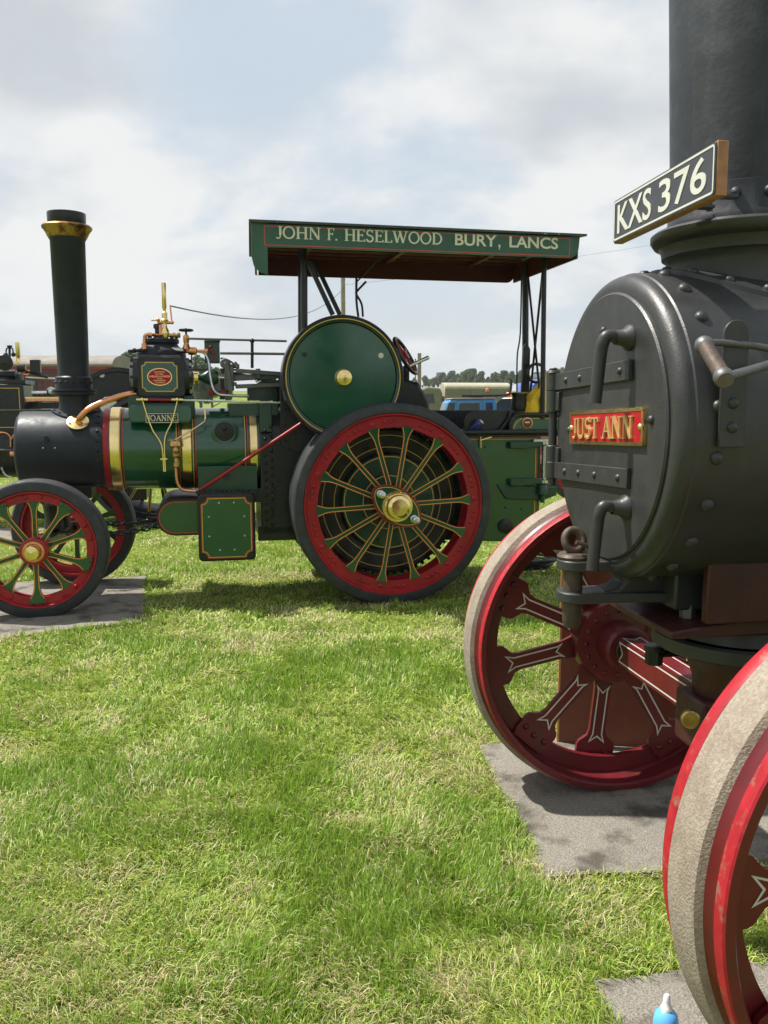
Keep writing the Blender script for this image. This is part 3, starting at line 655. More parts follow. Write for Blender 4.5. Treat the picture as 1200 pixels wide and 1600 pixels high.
# cylinder block
CB = .50
p0 = JP(217, 620, CB); p1 = JP(287, 559, CB)
b = MB(); b.box2((p0.x, CB, p0.z - .05), (p1.x, 2 * CV - CB, p1.z + .02)); b.done('cylinder_block', 'black', J, .03)
c = (p0 + p1) / 2; b = MB(); b.prism(rrect(p0.x - .005, p0.z + .002, p1.x + .005, p1.z + .002, .03), (0, CB - .02, 0), UX, UZ, (0, .02, 0)); b.done('valve_chest_cover', 'black', J, .004)
a0 = JP(221.5, 613, CB - .02); a1 = JP(277.5, 565, CB - .02); po = notched(a0.x, a0.z, a1.x, a1.z, .026)
PL = MB(); PL.m = 0; PL.prism(po, (0, CB - .026, 0), UX, UZ, (0, .005, 0)); PL.m = 1; PL.ribbon(notched(a0.x + .008, a0.z + .008, a1.x - .008, a1.z - .008, .026), (0, CB - .026, 0), UX, UZ, .006, .001)
PL = PL.done('cover_panel', ['green', 'yellow'], J)
cc = (a0 + a1) / 2; ox, oz = .083, .058
b = MB(); b.m = 0; b.prism([((ox + .006) * math.cos(t), (oz + .006) * math.sin(t)) for t in [2 * math.pi * k / 36 for k in range(36)]], (cc.x, CB - .030, cc.z), UX, UZ, (0, .004, 0)); b.m = 1; b.prism([(ox * math.cos(t), oz * math.sin(t)) for t in [2 * math.pi * k / 36 for k in range(36)]], (cc.x, CB - .0315, cc.z), UX, UZ, (0, .002, 0)); b.m = 2
for txt, zz, ww, hh in (('BY ROYAL LETTERS PATENT', .034, .075, .010), ('No 9061', .019, .055, .010), ('AVELING & PORTER', -.001, .15, .014), ('LIMITED', -.015, .04, .007), ('ROCHESTER', -.029, .085, .010), ('KENT ENGLAND', -.044, .065, .009)):
    font_text(b, txt, (cc.x - ww / 2, CB - .0315, cc.z + zz - .003), UX, UZ, ww, hh, .001)
b.done('maker_plate', ['brass', 'sign_red', 'brass'], PL)
q = JP(252, 620, CB); b = MB(); b.box2((q.x - .24, CV - .22, BZ + .24), (q.x + .24, CV + .22, p0.z + .01)); b.done('cylinder_saddle', 'dgreen', J, .01)
# upper casting with bosses
q = JP(252, 548, CV); b = MB(); b.lathe([(.19, p1.z - .02), (.18, p1.z + .06), (.13, p1.z + .10), (.12, p1.z + .12)], (q.x, CV, 0), UZ, 32); b.lathe([(.135, p1.z + .12), (.135, p1.z + .15), (.06, p1.z + .155)], (q.x, CV, 0), UZ, 28)
for k in range(8): t = k * .785; b.cyl((q.x + .115 * math.cos(t), CV + .115 * math.sin(t), p1.z + .14), (q.x + .115 * math.cos(t), CV + .115 * math.sin(t), p1.z + .175), .014, n=6)
b.cyl(JP(251, 553, .60), JP(251, 553, .54), .028, n=6); b.done('steam_dome', 'sblack', J, .004)
for u_, s in ((p0.x - .012, -1), (p1.x + .012, 1)):
    b = MB()
    b.lathe([(.0005, .06 * s), (.06, .055 * s), (.115, .03 * s), (.15, .025 * s), (.15, -.01 * s)], (u_, CV - .12, (p0.z + p1.z) / 2), UX, 28)
    for k in range(10): t = k * .628; b.cyl((u_ + .02 * s, CV - .12 + .132 * math.cos(t), (p0.z + p1.z) / 2 + .132 * math.sin(t)), (u_ + .045 * s, CV - .12 + .132 * math.cos(t), (p0.z + p1.z) / 2 + .132 * math.sin(t)), .012, n=6)
    b.done('cylinder_cover', 'black', J)
# whistle, valves and pipework on top
wv = CV - .08; wb = JP(258.5, 535, wv); wz = lambda y: JP(258.5, y, wv).z
b = MB(); b.lathe([(.0005, wz(441)), (.016, wz(442)), (.017, wz(443)), (.017, wz(481)), (.012, wz(483)), (.012, wz(487)), (.022, wz(489)), (.020, wz(498)), (.028, wz(500)), (.018, wz(503)), (.018, wz(512)), (.030, wz(516)), (.034, wz(522)), (.022, wz(528)), (.022, wz(536))], (wb.x, wv, 0), UZ, 24); b.done('whistle', 'brass', J)
b = MB(); b.tube([JP(266, 478, wv), JP(268, 498, wv), JP(269, 506, wv)], .006, 8); b.sphere(JP(269, 504, wv), .014, 10); b.cyl(JP(246, 504, wv), JP(270, 504, wv), .012, n=12); b.cyl(JP(236, 500.5, wv - .01), JP(250, 501, wv - .01), .004, n=8); b.sphere(JP(247, 500, wv - .01), .015, 10); b.done('whistle_valve', 'copper', J)
sv = CV - .02; s0 = JP(247, 530, sv); zz = lambda y: JP(247, y, sv).z
b = MB(); b.lathe([(.034, zz(533)), (.034, zz(524)), (.022, zz(523)), (.022, zz(514)), (.032, zz(513)), (.032, zz(507)), (.020, zz(506))], (s0.x, sv, 0), UZ, 18); b.done('safety_valve', 'black', J)
b = MB(); b.lathe([(.010, 0), (.010, .12)], JP(251, 533, sv - .06), UZ, 10); b.done('spring_post', 'copper', J)
b = MB(); b.tube([JP(225.5, 545, CV - .15), JP(225.5, 531, CV - .15), JP(227, 524, CV - .15), JP(235, 523, CV - .13), JP(246, 524, CV - .08)], .012, 10, False, 4); b.lathe([(.02, -.02), (.02, .02)], JP(225.5, 541, CV - .15), UZ, 14); b.lathe([(.018, -.015), (.018, .015)], JP(234, 523, CV - .13), UX, 14); b.done('steam_pipe', 'copper', J)
b = MB(); b.cyl(JP(262, 524, wv), JP(282, 524, wv), .014, n=14); b.lathe([(.022, 0), (.022, .02)], JP(270, 524, wv), UX, 6); b.lathe([(.022, 0), (.022, .02)], JP(277, 524, wv), UX, 6); b.done('side_valve', 'dbrass', J)
sv2 = CV - .12; z2 = lambda y: JP(291, y, sv2).z; x2 = JP(291, 530, sv2).x
b = MB(); b.lathe([(.022, z2(552)), (.03, z2(549)), (.036, z2(545)), (.024, z2(541)), (.018, z2(536)), (.022, z2(534)), (.022, z2(525)), (.010, z2(523))], (x2, sv2, 0), UZ, 18); b.lathe([(.026, -.01), (.03, .0), (.03, .05), (.02, .055)], JP(296, 548.5, sv2), UX, 12); b.lathe([(.014, 0), (.014, .10), (.02, .10), (.02, .13)], JP(297, 548.5, sv2), UX, 6); b.done('stop_valve', 'copper', J)
b = MB(); zt = z2(516); b.tube([(x2 + .047 * math.cos(t), sv2 + .047 * math.sin(t), zt) for t in [k * .5236 for k in range(12)]], .009, 8, True)
for k in range(2): t = k * 1.57 + .4; b.cyl((x2 - .045 * math.cos(t), sv2 - .045 * math.sin(t), zt), (x2 + .045 * math.cos(t), sv2 + .045 * math.sin(t), zt), .006, n=6)
b.cyl((x2, sv2, zt + .015), (x2, sv2, z2(525)), .008, n=8); b.done('valve_handwheel', 'black', J)
b = MB(); b.tube([JP(263, 547, sv2), JP(270, 546.5, sv2), JP(288, 548, sv2)], .020, 12, False, 3); b.done('feed_pipe', 'steel', J)
b = MB(); b.tube([JP(311, 549, sv2), JP(320, 552, sv2), JP(326, 565, sv2 - .02), JP(328, 585, sv2 - .04), JP(333, 607, sv2 - .06), JP(342, 616, sv2 - .06), JP(358, 618, sv2 - .06), JP(388, 619, sv2 - .04)], .012, 10, False, 5); b.done('bent_feed_pipe', 'steel', J)
b = MB(); b.cyl(JP(200, 549, CV - .15), JP(222, 547, CV - .15), .012, n=10); b.lathe([(.02, 0), (.02, .02)], JP(208, 548, CV - .15), UX, 6); b.done('drain_cock', 'black', J)
# oil-pipe rod, red joining piece and thin brass pipes
rv = .40
b = MB(); b.cyl(JP(272, 625, rv), JP(448, 629.5, rv), .008, n=10); b.done('reversing_rod', 'steel', J)
b = MB(); b.cyl(JP(231, 624.5, rv), JP(271, 625, rv), .008, n=10); b.done('red_rod', 'red', J)
b = MB()
for x_ in (222, 277): b.sphere(JP(x_, 624.5, rv), .016, 10); b.cyl(JP(x_ - 9, 624.5, rv), JP(x_ + 9, 624.5, rv), .010, n=10)
b.done('rod_joint', 'brass', J)
vb = CV - BR - .018
b = MB(); b.tube([JP(223, 627, rv), JP(230, 650, rv), JP(239, 673, rv), JP(250, 690, rv), JP(254, 705, rv), JP(256, 737, rv)], .0055, 8, False, 4); b.tube([JP(277, 627, rv), JP(269, 658, rv), JP(260, 677, rv), JP(257, 695, rv), JP(258.5, 737, rv)], .0055, 8, False, 4); b.tube([JP(320, 641, rv + .04), JP(320.5, 655, rv + .02), JP(316, 661, rv), JP(290, 678, rv - .02), JP(266, 690, rv)], .006, 8, False, 4); b.cyl(JP(320, 640, rv + .04), JP(320, 646, rv + .04), .010, n=8); b.box(JP(256, 717, rv), (.05, .02, .012)); b.done('oil_pipes', 'brass', J)
b = MB(); q = JP(275, 694, .40); zq = lambda y: JP(275, y, .40).z
b.lathe([(.0005, zq(688)), (.045, zq(689)), (.052, zq(693)), (.052, zq(697)), (.034, zq(700)), (.030, zq(712)), (.034, zq(713)), (.020, zq(716)), (.020, zq(722)), (.026, zq(723)), (.026, zq(729)), (.012, zq(731))], (q.x, .40, 0), UZ, 24); b.sphere((q.x, .36, zq(703)), .028, 12)
for k in range(6): b.cyl((q.x + .044 * math.cos(k), .40 + .044 * math.sin(k), zq(689)), (q.x + .044 * math.cos(k), .40 + .044 * math.sin(k), zq(686)), .007, n=6)
b.done('lubricator', 'dbrass', J)
b = MB(); b.tube([JP(275, 730, .40), JP(276, 748, .40), JP(280, 760, .40), JP(288, 766, .40), JP(308, 767.5, .40)], .012, 10, False, 4); b.done('lubricator_pipe', 'copper', J)
b = MB(); c = JP(351, 676, CV - BR - .002); b.lathe([(.105, .02), (.105, -.003), (.082, -.006), (.080, .006), (.0005, .006)], (c.x, c.y + .012, c.z + .005), UV, 36); b.done('mudhole_ring', 'green', J)
b = MB(); b.lathe([(.070, .0), (.066, -.010), (.0005, -.014)], (c.x, c.y + .012, c.z + .005), UV, 30); b.sphere((c.x, c.y - .012, c.z + .03), .017, 10); b.box((c.x, c.y - .004, c.z - .01), (.02, .02, .09)); b.done('mudhole_cover', 'black', J)
# name board on its saddle
a0 = JP(202, 661, CV - BR - .012); a1 = JP(300, 637, CV - BR - .012)
b = MB(); b.prism(rrect(a0.x, a0.z, a1.x, a1.z + .02, .03), (0, a0.y, 0), UX, UZ, (0, .12, 0)); b.done('name_board_mount', 'green', J, .012)
n0 = JP(227, 661.5, a0.y - .008); n1 = JP(279, 645, a0.y - .008)
b = MB(); b.m = 0; b.box2((n0.x, n0.y, n0.z), (n1.x, n0.y + .008, n1.z)); b.m = 1; b.ribbon([(n0.x + .006, n0.z + .006), (n1.x - .006, n0.z + .006), (n1.x - .006, n1.z - .006), (n0.x + .006, n1.z - .006)], (0, n0.y, 0), UX, UZ, .004, .001); serif_text(b, 'JOANNE', (n0.x + .016, n0.y, n0.z + .017), UX, UZ, n1.x - n0.x - .03, n1.z - n0.z - .034, .002); b.done('name_board', ['black', 'cream'], J)
# red strut, valve gear and slide bars
b = MB(); b.tube([JP(312, 766, .36), JP(470, 662, .30)], .013, 12); b.done('red_stay_rod', 'red', J)
mv = CV - .10
b = MB(); b.box2(JP(320, 567, mv), JP(343, 534, mv) + Vector((0, .12, 0))); b.box2(JP(319, 534.5, mv) - Vector((0, .01, 0)), JP(344, 531.5, mv) + Vector((0, .13, 0))); b.done('mechanical_lubricator', 'dgreen', J, .006)
b = MB(); b.cyl(JP(330, 545, mv - .02), JP(333, 553, mv - .02), .012, n=10); b.sphere(JP(329, 542, mv - .02), .014, 8); b.cyl(JP(333, 552, mv - .02), JP(337, 566, mv - .02), .005, n=8); b.done('lubricator_lever', 'red', J)
for y0, y1 in ((576, 581), (601, 597)):
    b = MB(); b.bar(JP(368, y0 + 3, mv - .03), JP(446, y1 + 4, mv - .03), .05, .032); b.done('slide_bar', 'dsteel', J, .004)
b = MB(); b.cyl(JP(300, 590, mv), JP(355, 590, mv), .014, n=12); b.done('piston_rod', 'steel', J)
b = MB(); b.lathe([(.03, 0), (.045, .01), (.045, .05), (.03, .06)], JP(299, 590, mv), UX, 16); b.box(JP(301, 590, mv - .03), (.025, .02, .10)); b.done('gland', 'brass', J)
b = MB(); b.lathe([(.008, -.06), (.03, -.03), (.06, .02), (.065, .06), (.05, .09)], JP(322, 590, mv), UX, 20); b.done('guide_cup', 'dgreen', J)
b = MB(); b.box(JP(358, 590, mv), (.07, .09, .20)); b.cyl(JP(352, 568, mv - .06), JP(352, 568, mv + .06), .04, n=14); b.cyl(JP(360, 605, mv - .06), JP(360, 605, mv + .06), .03, n=14); b.cyl(JP(367, 600, mv - .06), JP(367, 600, mv + .05), .016, n=10); b.done('crosshead', 'dsteel', J, .006)
b = MB(); b.bar(JP(362, 591, mv), JP(470, 585, mv + .02), .04, .045); b.bar(JP(345, 580, mv + .1), JP(450, 600, mv + .12), .03, .03); b.done('connecting_rod', 'dsteel', J, .004)
b = MB(); b.bar(JP(353, 566, mv - .06), JP(361, 612, mv - .06), .02, .035); b.bar(JP(366, 566, mv - .05), JP(372, 574, mv - .05), .02, .03); b.bar(JP(340, 596, mv), JP(340, 612, mv), .06, .05); b.done('valve_link', 'dsteel', J, .003)
b = MB(); b.box2(JP(326, 617, mv), JP(357, 608, mv) + Vector((0, .1, 0))); b.done('red_bracket', 'red', J, .01)
b = MB(); b.box2(JP(343, 590, CV), JP(351, 624, CV) + Vector((0, .2, 0))); b.done('motion_pedestal', 'dgreen', J, .004)
b = MB(); b.prism([(-1.02, 1.52), (-1.02, 1.62), (-.80, 1.74), (-.78, 1.52)], (0, CV + .05, 0), UX, UZ, (0, .10, 0)); b.done('motion_bracket', 'dgreen', J, .004)
b = MB(); b.box2(JP(400, 592, mv - .05), JP(407, 576, mv - .05) + Vector((0, .12, 0))); b.done('slide_bar_clamp', 'dgreen', J, .004)
b = MB(); b.tube([JP(345, 560, mv), JP(352, 561, mv - .02), JP(362, 566, mv - .02), JP(372, 576, mv)], .007, 8, False, 3); b.tube([JP(300, 568, mv), JP(299, 557, mv), JP(302, 552, mv)], .006, 6, False, 3); b.tube([JP(344, 577, mv), JP(368, 578, mv)], .008); b.tube([JP(300, 577, mv - .04), JP(325, 577, mv - .04)], .008, 8); b.box2(JP(363, 575, mv), JP(374, 569, mv) + Vector((0, .06, 0))); b.done('oil_feed_lines', 'rust', J)
b = MB(); b.cyl(JP(293, 529, CV - .2), JP(448, 533, CV - .2), .0085, n=8); b.cyl(JP(344, 552, CV - .2), JP(448, 553, CV - .2), .010, n=8); b.done('handrail', 'dsteel', J)
b = MB(); b.cyl(JP(394, 575, CV - .2), JP(394, 533, CV - .2), .012, n=10); b.sphere(JP(394, 532.5, CV - .2), .019, 12); b.sphere(JP(394, 552.5, CV - .2), .016, 12); b.done('rail_stanchion', 'black', J)
# belly tanks
a0 = JP(245, 838, .36); a1 = JP(312, 779, .36)
hh = (a1.z - a0.z) / 2; ov = [(a0.x + hh - hh * math.sin(math.pi * k / 14), a0.z + hh + hh * math.cos(math.pi * k / 14)) for k in range(15)]
poly = ov + [(a1.x, a0.z), (a1.x, a1.z)]
b = MB(); b.m = 0; b.prism(poly, (0, .36, 0), UX, UZ, (0, .76, 0)); b.m = 1
ins = .02; h2 = hh - ins; pol2 = [(a0.x + hh - h2 * math.sin(math.pi * k / 14), a0.z + hh + h2 * math.cos(math.pi * k / 14)) for k in range(15)] + [(a1.x, a0.z + ins), (a1.x, a1.z - ins)]
b.prism(pol2, (0, .354, 0), UX, UZ, (0, .006, 0)); b.m = 2; b.ribbon([(x, z) for x, z in pol2[:15]] + [pol2[15]], (0, .354, 0), UX, UZ, .006, .001, False); b.ribbon([pol2[16], pol2[0]], (0, .354, 0), UX, UZ, .006, .001, False); b.done('belly_tank', ['black', 'green', 'redline'], J)
t0 = JP(311, 878, .25); t1 = JP(398, 771, .25)
b = MB(); b.prism(rrect(t0.x, t0.z, t1.x, t1.z, .035), (0, .25, 0), UX, UZ, (0, .20, 0)); b.done('tool_box', 'black', J, .012)
po = notched(t0.x + .022, t0.z + .022, t1.x - .022, t1.z - .022, .045)
b = MB(); b.m = 0; b.prism(po, (0, .243, 0), UX, UZ, (0, .008, 0)); b.m = 1; b.ribbon(notched(t0.x + .026, t0.z + .026, t1.x - .026, t1.z - .026, .045), (0, .243, 0), UX, UZ, .006, .001); b.m = 2; b.ribbon(notched(t0.x + .032, t0.z + .032, t1.x - .032, t1.z - .032, .045), (0, .243, 0), UX, UZ, .004, .001); b.m = 3
cx, cz = (t0.x + t1.x) / 2, (t0.z + t1.z) / 2
for k in range(8): b.dome((cx + .14 * math.cos(k * .785 + .39), .243, cz + .01 + .19 * math.sin(k * .785 + .39)), (0, -1, 0), .008, .006, 8)
b.done('tool_box_panel', ['green', 'redline', 'yellow', 'steel'], J)
b = MB()
for k in range(11): b.dome((t0.x - .0 + k * .04, .30, t1.z + .012), (0, 0, 1), .014, .014, 7)
b.box2((t0.x - .01, .27, t1.z), (t1.x + .03, .42, t1.z + .012)); b.done('angle_iron', 'black', J)
b = MB(); p = JP(310, 768, .39); q = JP(402, 728, .39); b.box2((p.x, .41, p.z), (q.x, .44, q.z)); b.done('boiler_step_plate', 'dgreen', J, .003)
b = MB(); b.cyl(JP(354, 744, .41), JP(354, 744, .385), .035, n=4); b.done('plug_plate', 'black', J)
b = MB(); b.box2((-1.42, .42, .75), (-.94, 1.06, .86)); b.box2((-.98, .42, .45), (-.30, .46, .56)); b.done('tank_frame', 'black', J, .006)
# flywheel
FC = Vector((-.359, .12, 1.685)); FRR = .45
b = MB(); b.m = 1; b.lathe([(.395, .025), (.402, .0), (.408, -.004), (FRR - .006, -.004), (FRR, .002), (FRR, .145), (FRR - .006, .15), (.40, .15), (.40, .03)], FC, UV, 96); b.m = 0; b.lathe([(.0005, .012), (.392, .012), (.396, .025), (.396, .05), (.0005, .05)], FC, UV, 96); b.m = 0; b.lathe([(.400, -.0005), (.418, -.0055)], FC, UV, 96); b.m = 2; b.lathe([(.419, -.0062), (.425, -.0062)], FC, UV, 96)
b.done('flywheel', ['green', 'black', 'yellow'], J)
b = MB(); b.lathe([(.062, .012), (.066, .006), (.06, -.004), (.055, -.012), (.060, -.018), (.055, -.032), (.040, -.038), (.038, -.046), (.018, -.052), (.0005, -.053)], FC, UV, 36); b.done('crankshaft_cap', 'brass', J)
b = MB(); b.lathe([(.0005, 0), (.020, 0)], FC + Vector((.280, .0105, .163)), UV, 18); b.done('white_hole_disc', 'white', J)  # white disc added to stand for a see-through hole in the flywheel
b = MB(); b.lathe([(.0005, 0), (.018, 0)], FC + Vector((-.285, .0105, .163)), UV, 18); b.box(FC + Vector((-.285, .008, .163)), (.026, .006, .008)); b.done('flywheel_hole', 'black', J)
b = MB(); b.cyl(FC + Vector((0, .05, 0)), (FC.x, 2 * CV - .2, FC.z), .045, n=20); b.done('crankshaft', 'dsteel', J)
# gearing behind, lower side plates
b = MB(); b.lathe([(.05, 0), (.22, 0), (.24, .02), (.24, .09), (.05, .09)], (.10, .30, 1.45), UV, 40); b.lathe([(.03, -.05), (.08, -.05), (.08, .1)], (.10, .30, 1.45), UV, 20); b.done('gear', 'black', J)
# tender
b = MB(); b.prism([(.30, .42), (1.31, .36), (1.31, 1.255), (.30, 1.255)], (0, .42, 0), UX, UZ, (0, 2 * (CV - .42), 0)); b.done('tender', 'green', J, .01)
p0 = JP(742, 684, .36); p1 = JP(868, 672, .36)
b = MB(); b.box2((.38, .37, 1.235), (1.46, 2 * CV - .37, 1.275)); b.tube([(.38, .365, 1.27), (1.46, .365, 1.27)], .022, 12); b.done('tender_rail', 'black', J, .004)
b = MB(); b.m = 0; b.box2((.70, .4165, 1.222), (1.27, .4195, 1.232)); b.m = 1; b.box2((.70, .4165, 1.21), (1.27, .4195, 1.216)); b.box2((1.262, .4165, .42), (1.268, .4195, 1.208)); b.m = 0; b.box2((1.272, .4165, .42), (1.277, .4195, 1.22)); b.done('tender_lining', ['redline', 'yellow'], J)
b = MB(); 
for x_, y_ in ((758, 698), (790, 793), (814, 795), (757, 672)): b.dome(JP(x_, y_, .418), (0, -1, 0), .010, .007, 8)
b.done('tender_rivets', 'dgreen', J)
q0 = JP(752, 686, .40)
b = MB(); b.cyl(JP(751, 700, .39), JP(751, 682, .39), .006, n=8); b.cyl(JP(751, 688, .38), JP(768, 683, .36), .006, n=8); b.done('tender_cock', 'brass', J)
for y0 in (690, 748):
    b = MB(); b.prism([(0, 0), (.0, -.055), (.10, -.06), (.33, -.035), (.36, -.02), (.36, 0)], JP(795, y0, .40), UX, UZ, (0, -.04, 0)); b.done('drawbar_arm', 'dgreen', J, .006)
b = MB(); b.prism([(0, 0), (.08, -.12), (.40, -.14), (.52, -.10), (.52, -.03), (.14, -.01)], JP(776, 757, .405), UX, UZ, (0, .012, 0)); b.done('drawbar_bracket', 'dgreen', J, .006)
q = JP(851, 700, .38); zz = lambda y: JP(851, y, .38).z
b = MB(); b.lathe([(.026, zz(696)), (.036, zz(695)), (.036, zz(690)), (.018, zz(689))], (q.x, .38, 0), UZ, 12); b.lathe([(.022, zz(695)), (.022, zz(750))], (q.x, .38, 0), UZ, 14); b.lathe([(.018, zz(695)), (.018, zz(750))], (q.x + .05, .40, 0), UZ, 14); b.lathe([(.036, zz(750)), (.036, zz(755)), (.012, zz(756))], (q.x, .38, 0), UZ, 12); b.box((q.x - .02, .39, zz(689)), (.16, .05, .03)); b.box((q.x - .03, .39, zz(751)), (.2, .05, .025)); b.done('tow_pin_tube', 'steel', J, .003)
b = MB(); b.lathe([(.03, zz(757)), (.045, zz(765)), (.045, zz(772)), (.02, zz(774)), (.02, zz(785)), (.0005, zz(785))], (q.x - .01, .38, 0), UZ, 14); b.box((q.x + .02, .38, zz(769)), (.12, .07, .03)); b.done('tow_pin', 'dgreen', J)
b = MB(); c = JP(790, 822, .41); b.lathe([(.06, .01), (.06, -.015), (.045, -.02), (.0005, -.02)], c, UV, 24); b.dome(c + Vector((0, -.02, .01)), (0, -1, 0), .012); b.done('tank_hatch', 'black', J)
# upper coal bunker panel with badge, black screens
k0 = JP(797, 672, .40); k1 = JP(905, 648, .40)
pan = [(k0.x, k0.z), (k1.x, k0.z), (k1.x, k1.z)] + [(k0.x + .09 - .09 * math.sin(R_(90 * t / 6)), k1.z - .09 + .09 * math.cos(R_(90 * t / 6))) for t in range(7)]
b = MB(); b.m = 0; b.prism(pan, (0, .40, 0), UX, UZ, (0, .012, 0)); b.m = 1; b.tube([Vector((x, .398, z)) for x, z in pan[2:]] + [Vector((k0.x, .398, k0.z))], .02, 8); b.m = 2; b.ribbon([(x + .03 if i > 1 else x, z - .03) for i, (x, z) in enumerate(pan[2:])] + [(k0.x + .03, k0.z)], (0, .40, 0), UX, UZ, .006, .001, False)
b.done('bunker_panel', ['green', 'black', 'yellow'], J)
c = JP(823.5, 661, .398); b = MB(); b.m = 0; b.lathe([(.046, 0), (.046, -.008), (.036, -.010)], c, UV, 28); b.m = 1; b.lathe([(.036, -.006), (.0005, -.006)], c, UV, 28); b.m = 2; b.box(c + Vector((0, -.008, -.012)), (.03, .002, .014)); b.m = 3; b.box(c + Vector((0, -.008, .006)), (.04, .002, .012)); b.m = 2; b.box(c + Vector((-.006, -.008, .019)), (.016, .002, .008)); b.done('badge', ['dbrass', 'van', 'sign_red', 'cream'], J)
k0 = JP(725, 674, .44); k1 = JP(806, 642, .44)
b = MB(); b.prism([(k1.x, k0.z), (k1.x, k1.z)] + [(k0.x + .10 - .10 * math.sin(R_(90 * t / 6)), k1.z - .10 + .10 * math.cos(R_(90 * t / 6))) for t in range(7)] + [(k0.x, k0.z)], (0, .44, 0), UX, UZ, (0, .01, 0)); b.done('side_screen', 'black', J, .003)
b = MB(); b.tube([JP(800, 640, .42), JP(795, 655, .41), JP(782, 672, .41)], .012, 8); b.done('screen_strut', 'black', J)
b = MB(); b.box2((1.30, .42, 1.25), (1.33, 2 * CV - .42, 1.47)); b.box2((.36, 2 * CV - .45, 1.25), (1.33, 2 * CV - .42, 1.44)); b.done('bunker_back', 'black', J, .004)
# steering column
sc = JP(633, 556, .46); nrm = Vector((.76, -.40, .50)).normalized(); a0, b0, c0 = basis(nrm)
b = MB(); b.tube([sc + (b0 * math.cos(t) + c0 * math.sin(t)) * .155 for t in [2 * math.pi * k / 40 for k in range(40)]], .015, 10, True); b.done('steering_wheel_rim', 'black', J)
b = MB()
for k in range(4): t = k * 1.571 + .5; b.tube([sc, sc + (b0 * math.cos(t) + c0 * math.sin(t)) * .15], .014, 8)
b.lathe([(.035, -.02), (.035, .02), (.0005, .025)], sc, nrm, 20); b.done('steering_wheel_spokes', 'red', J)
b = MB(); b.tube([sc, sc - nrm * .5], .016, 10); b.done('steering_column', 'black', J)
b = MB(); b.tube([sc + b0 * .10 + c0 * .1, JP(669, 558.5, .42)], [.012, .016], 10); b.done('steering_handle', 'steel', J)
q = JP(648, 607, .5); b = MB(); b.sphere(q, .05, 14, (1, 1, 1.1)); b.cyl(q - UX * .12, q + UX * .03, .045, n=16); b.box(q + Vector((-.10, .05, -.08)), (.12, .10, .26)); b.box(q + Vector((-.06, .05, .10)), (.05, .05, .16)); b.done('boiler_fittings', 'black', J, .01)
b = MB(); b.box2((-.30, CV - .28, 1.42), (.10, CV + .28, 1.62)); b.lathe([(.26, 0), (.26, .08), (.1, .1)], (.02, CV, 1.45), UX, 28); b.done('boiler_backhead', 'black', J, .02)
# canopy
U0, U1, CW = -1.02, 1.44, 1.34
zt0 = 2.725; zb0 = 2.572
fas = [(-.905, zb0), (1.33, zb0)] + [(1.33 + .07 * math.sin(R_(t * 15)), zb0 + .09 - .09 * math.cos(R_(t * 15))) for t in range(1, 7)] + [(1.405, zt0), (-1.015, zt0), (-1.015, 2.50), (-1.0, 2.44), (-.96, 2.40), (-.905, 2.385)]
for vv, nm in ((0, 1), (CW, 0)):
    b = MB(); b.m = 0 if nm else 2; b.prism(fas if nm else fas[:-6] + [(1.405, zt0), (-.88, zt0), (-.88, zb0)], (0, vv, 0), UX, UZ, (0, .018, 0))
    if nm:
        b.m = 1; b.ribbon([(-.925, zb0 + .012), (1.325, zb0 + .012), (1.325, zt0 - .015), (-.925, zt0 - .015)], (0, vv, 0), UX, UZ, .006, .001)
    b.done('canopy_side_board', ['fgreen', 'redline', 'ceil'], J)
zl = zb0 + .058
def span(x0, x1): return JP(x0, 370, 0).x, JP(x1, 370, 0).x
for tx, xa, xb, ser in (('JOHN', 431, 502, 1), ('F.', 511, 528, 1), ('HESELWOOD', 538, 692, 1), ('BURY', 711, 776, 0), ('LANCS', 796, 872, 0)):
    x0, x1 = span(xa, xb); b = MB(); (serif_text(b, tx, (x0, -.0005, zl), UX, UZ, x1 - x0, .082, .003) if ser else font_text(b, tx, (x0, -.0005, zl), UX, UZ, x1 - x0, .082, .003, .018)); b.done('canopy_lettering', 'cream', J)
b = MB()
q = span(779, 783)[0]; b.prism([(q, zl), (q + .014, zl), (q + .014, zl + .016), (q, zl + .016)], (0, -.0035, 0), UX, UZ, (0, .003, 0)); b.prism([(q + .002, zl - .02), (q + .006, zl - .02), (q + .014, zl), (q + .006, zl)], (0, -.0035, 0), UX, UZ, (0, .003, 0)); b.done('canopy_lettering', 'cream', J)
for u_ in (-1.0, 1.385):
    sl = Vector((.09, CW, 0)).normalized() if u_ < 0 else UV
    b = MB(); b.prism([(.02, zt0), (CW, zt0), (CW, zb0), (.02, zb0)], (u_, 0, 0), sl, UZ, (.018, 0, 0)); b.done('canopy_end_board', 'ceil', J)
nb = 12                                                # roof boards running lengthwise, slightly arched
for k in range(nb):
    va = .02 + (CW - .02) * k / nb; vb_ = .02 + (CW - .02) * (k + 1) / nb - .004; z0 = zt0 - .016 + .045 * math.sin(math.pi * (k + .5) / nb)
    b = MB(); b.box2((-.90, va, z0), (1.385, vb_, z0 + .014)); b.done('roof_board', 'ceil', J)
b = MB(); n = 12; pts = [(-.03 + (CW + .08) * k / n, zt0 + .003 + .05 * math.sin(math.pi * k / n)) for k in range(n + 1)]
sk = Vector((.055, 1, 0)); b.prism(pts + [(p, z + .016) for p, z in reversed(pts)], (U0 - .01, 0, 0), sk, UZ, (U1 - U0 + .02, 0, 0)); b.done('canopy_roof', 'roof', J)
for u_ in (-.55, .2, .95):
    b = MB(); b.box2((u_, .02, zt0 - .036), (u_ + .035, CW - .002, zt0 - .017)); b.done('roof_rib', 'ceil', J)
def post(name, p, q, r=.022, m='black'):
    b = MB(); b.tube([p, q], r, 10); b.done(name, m, J)
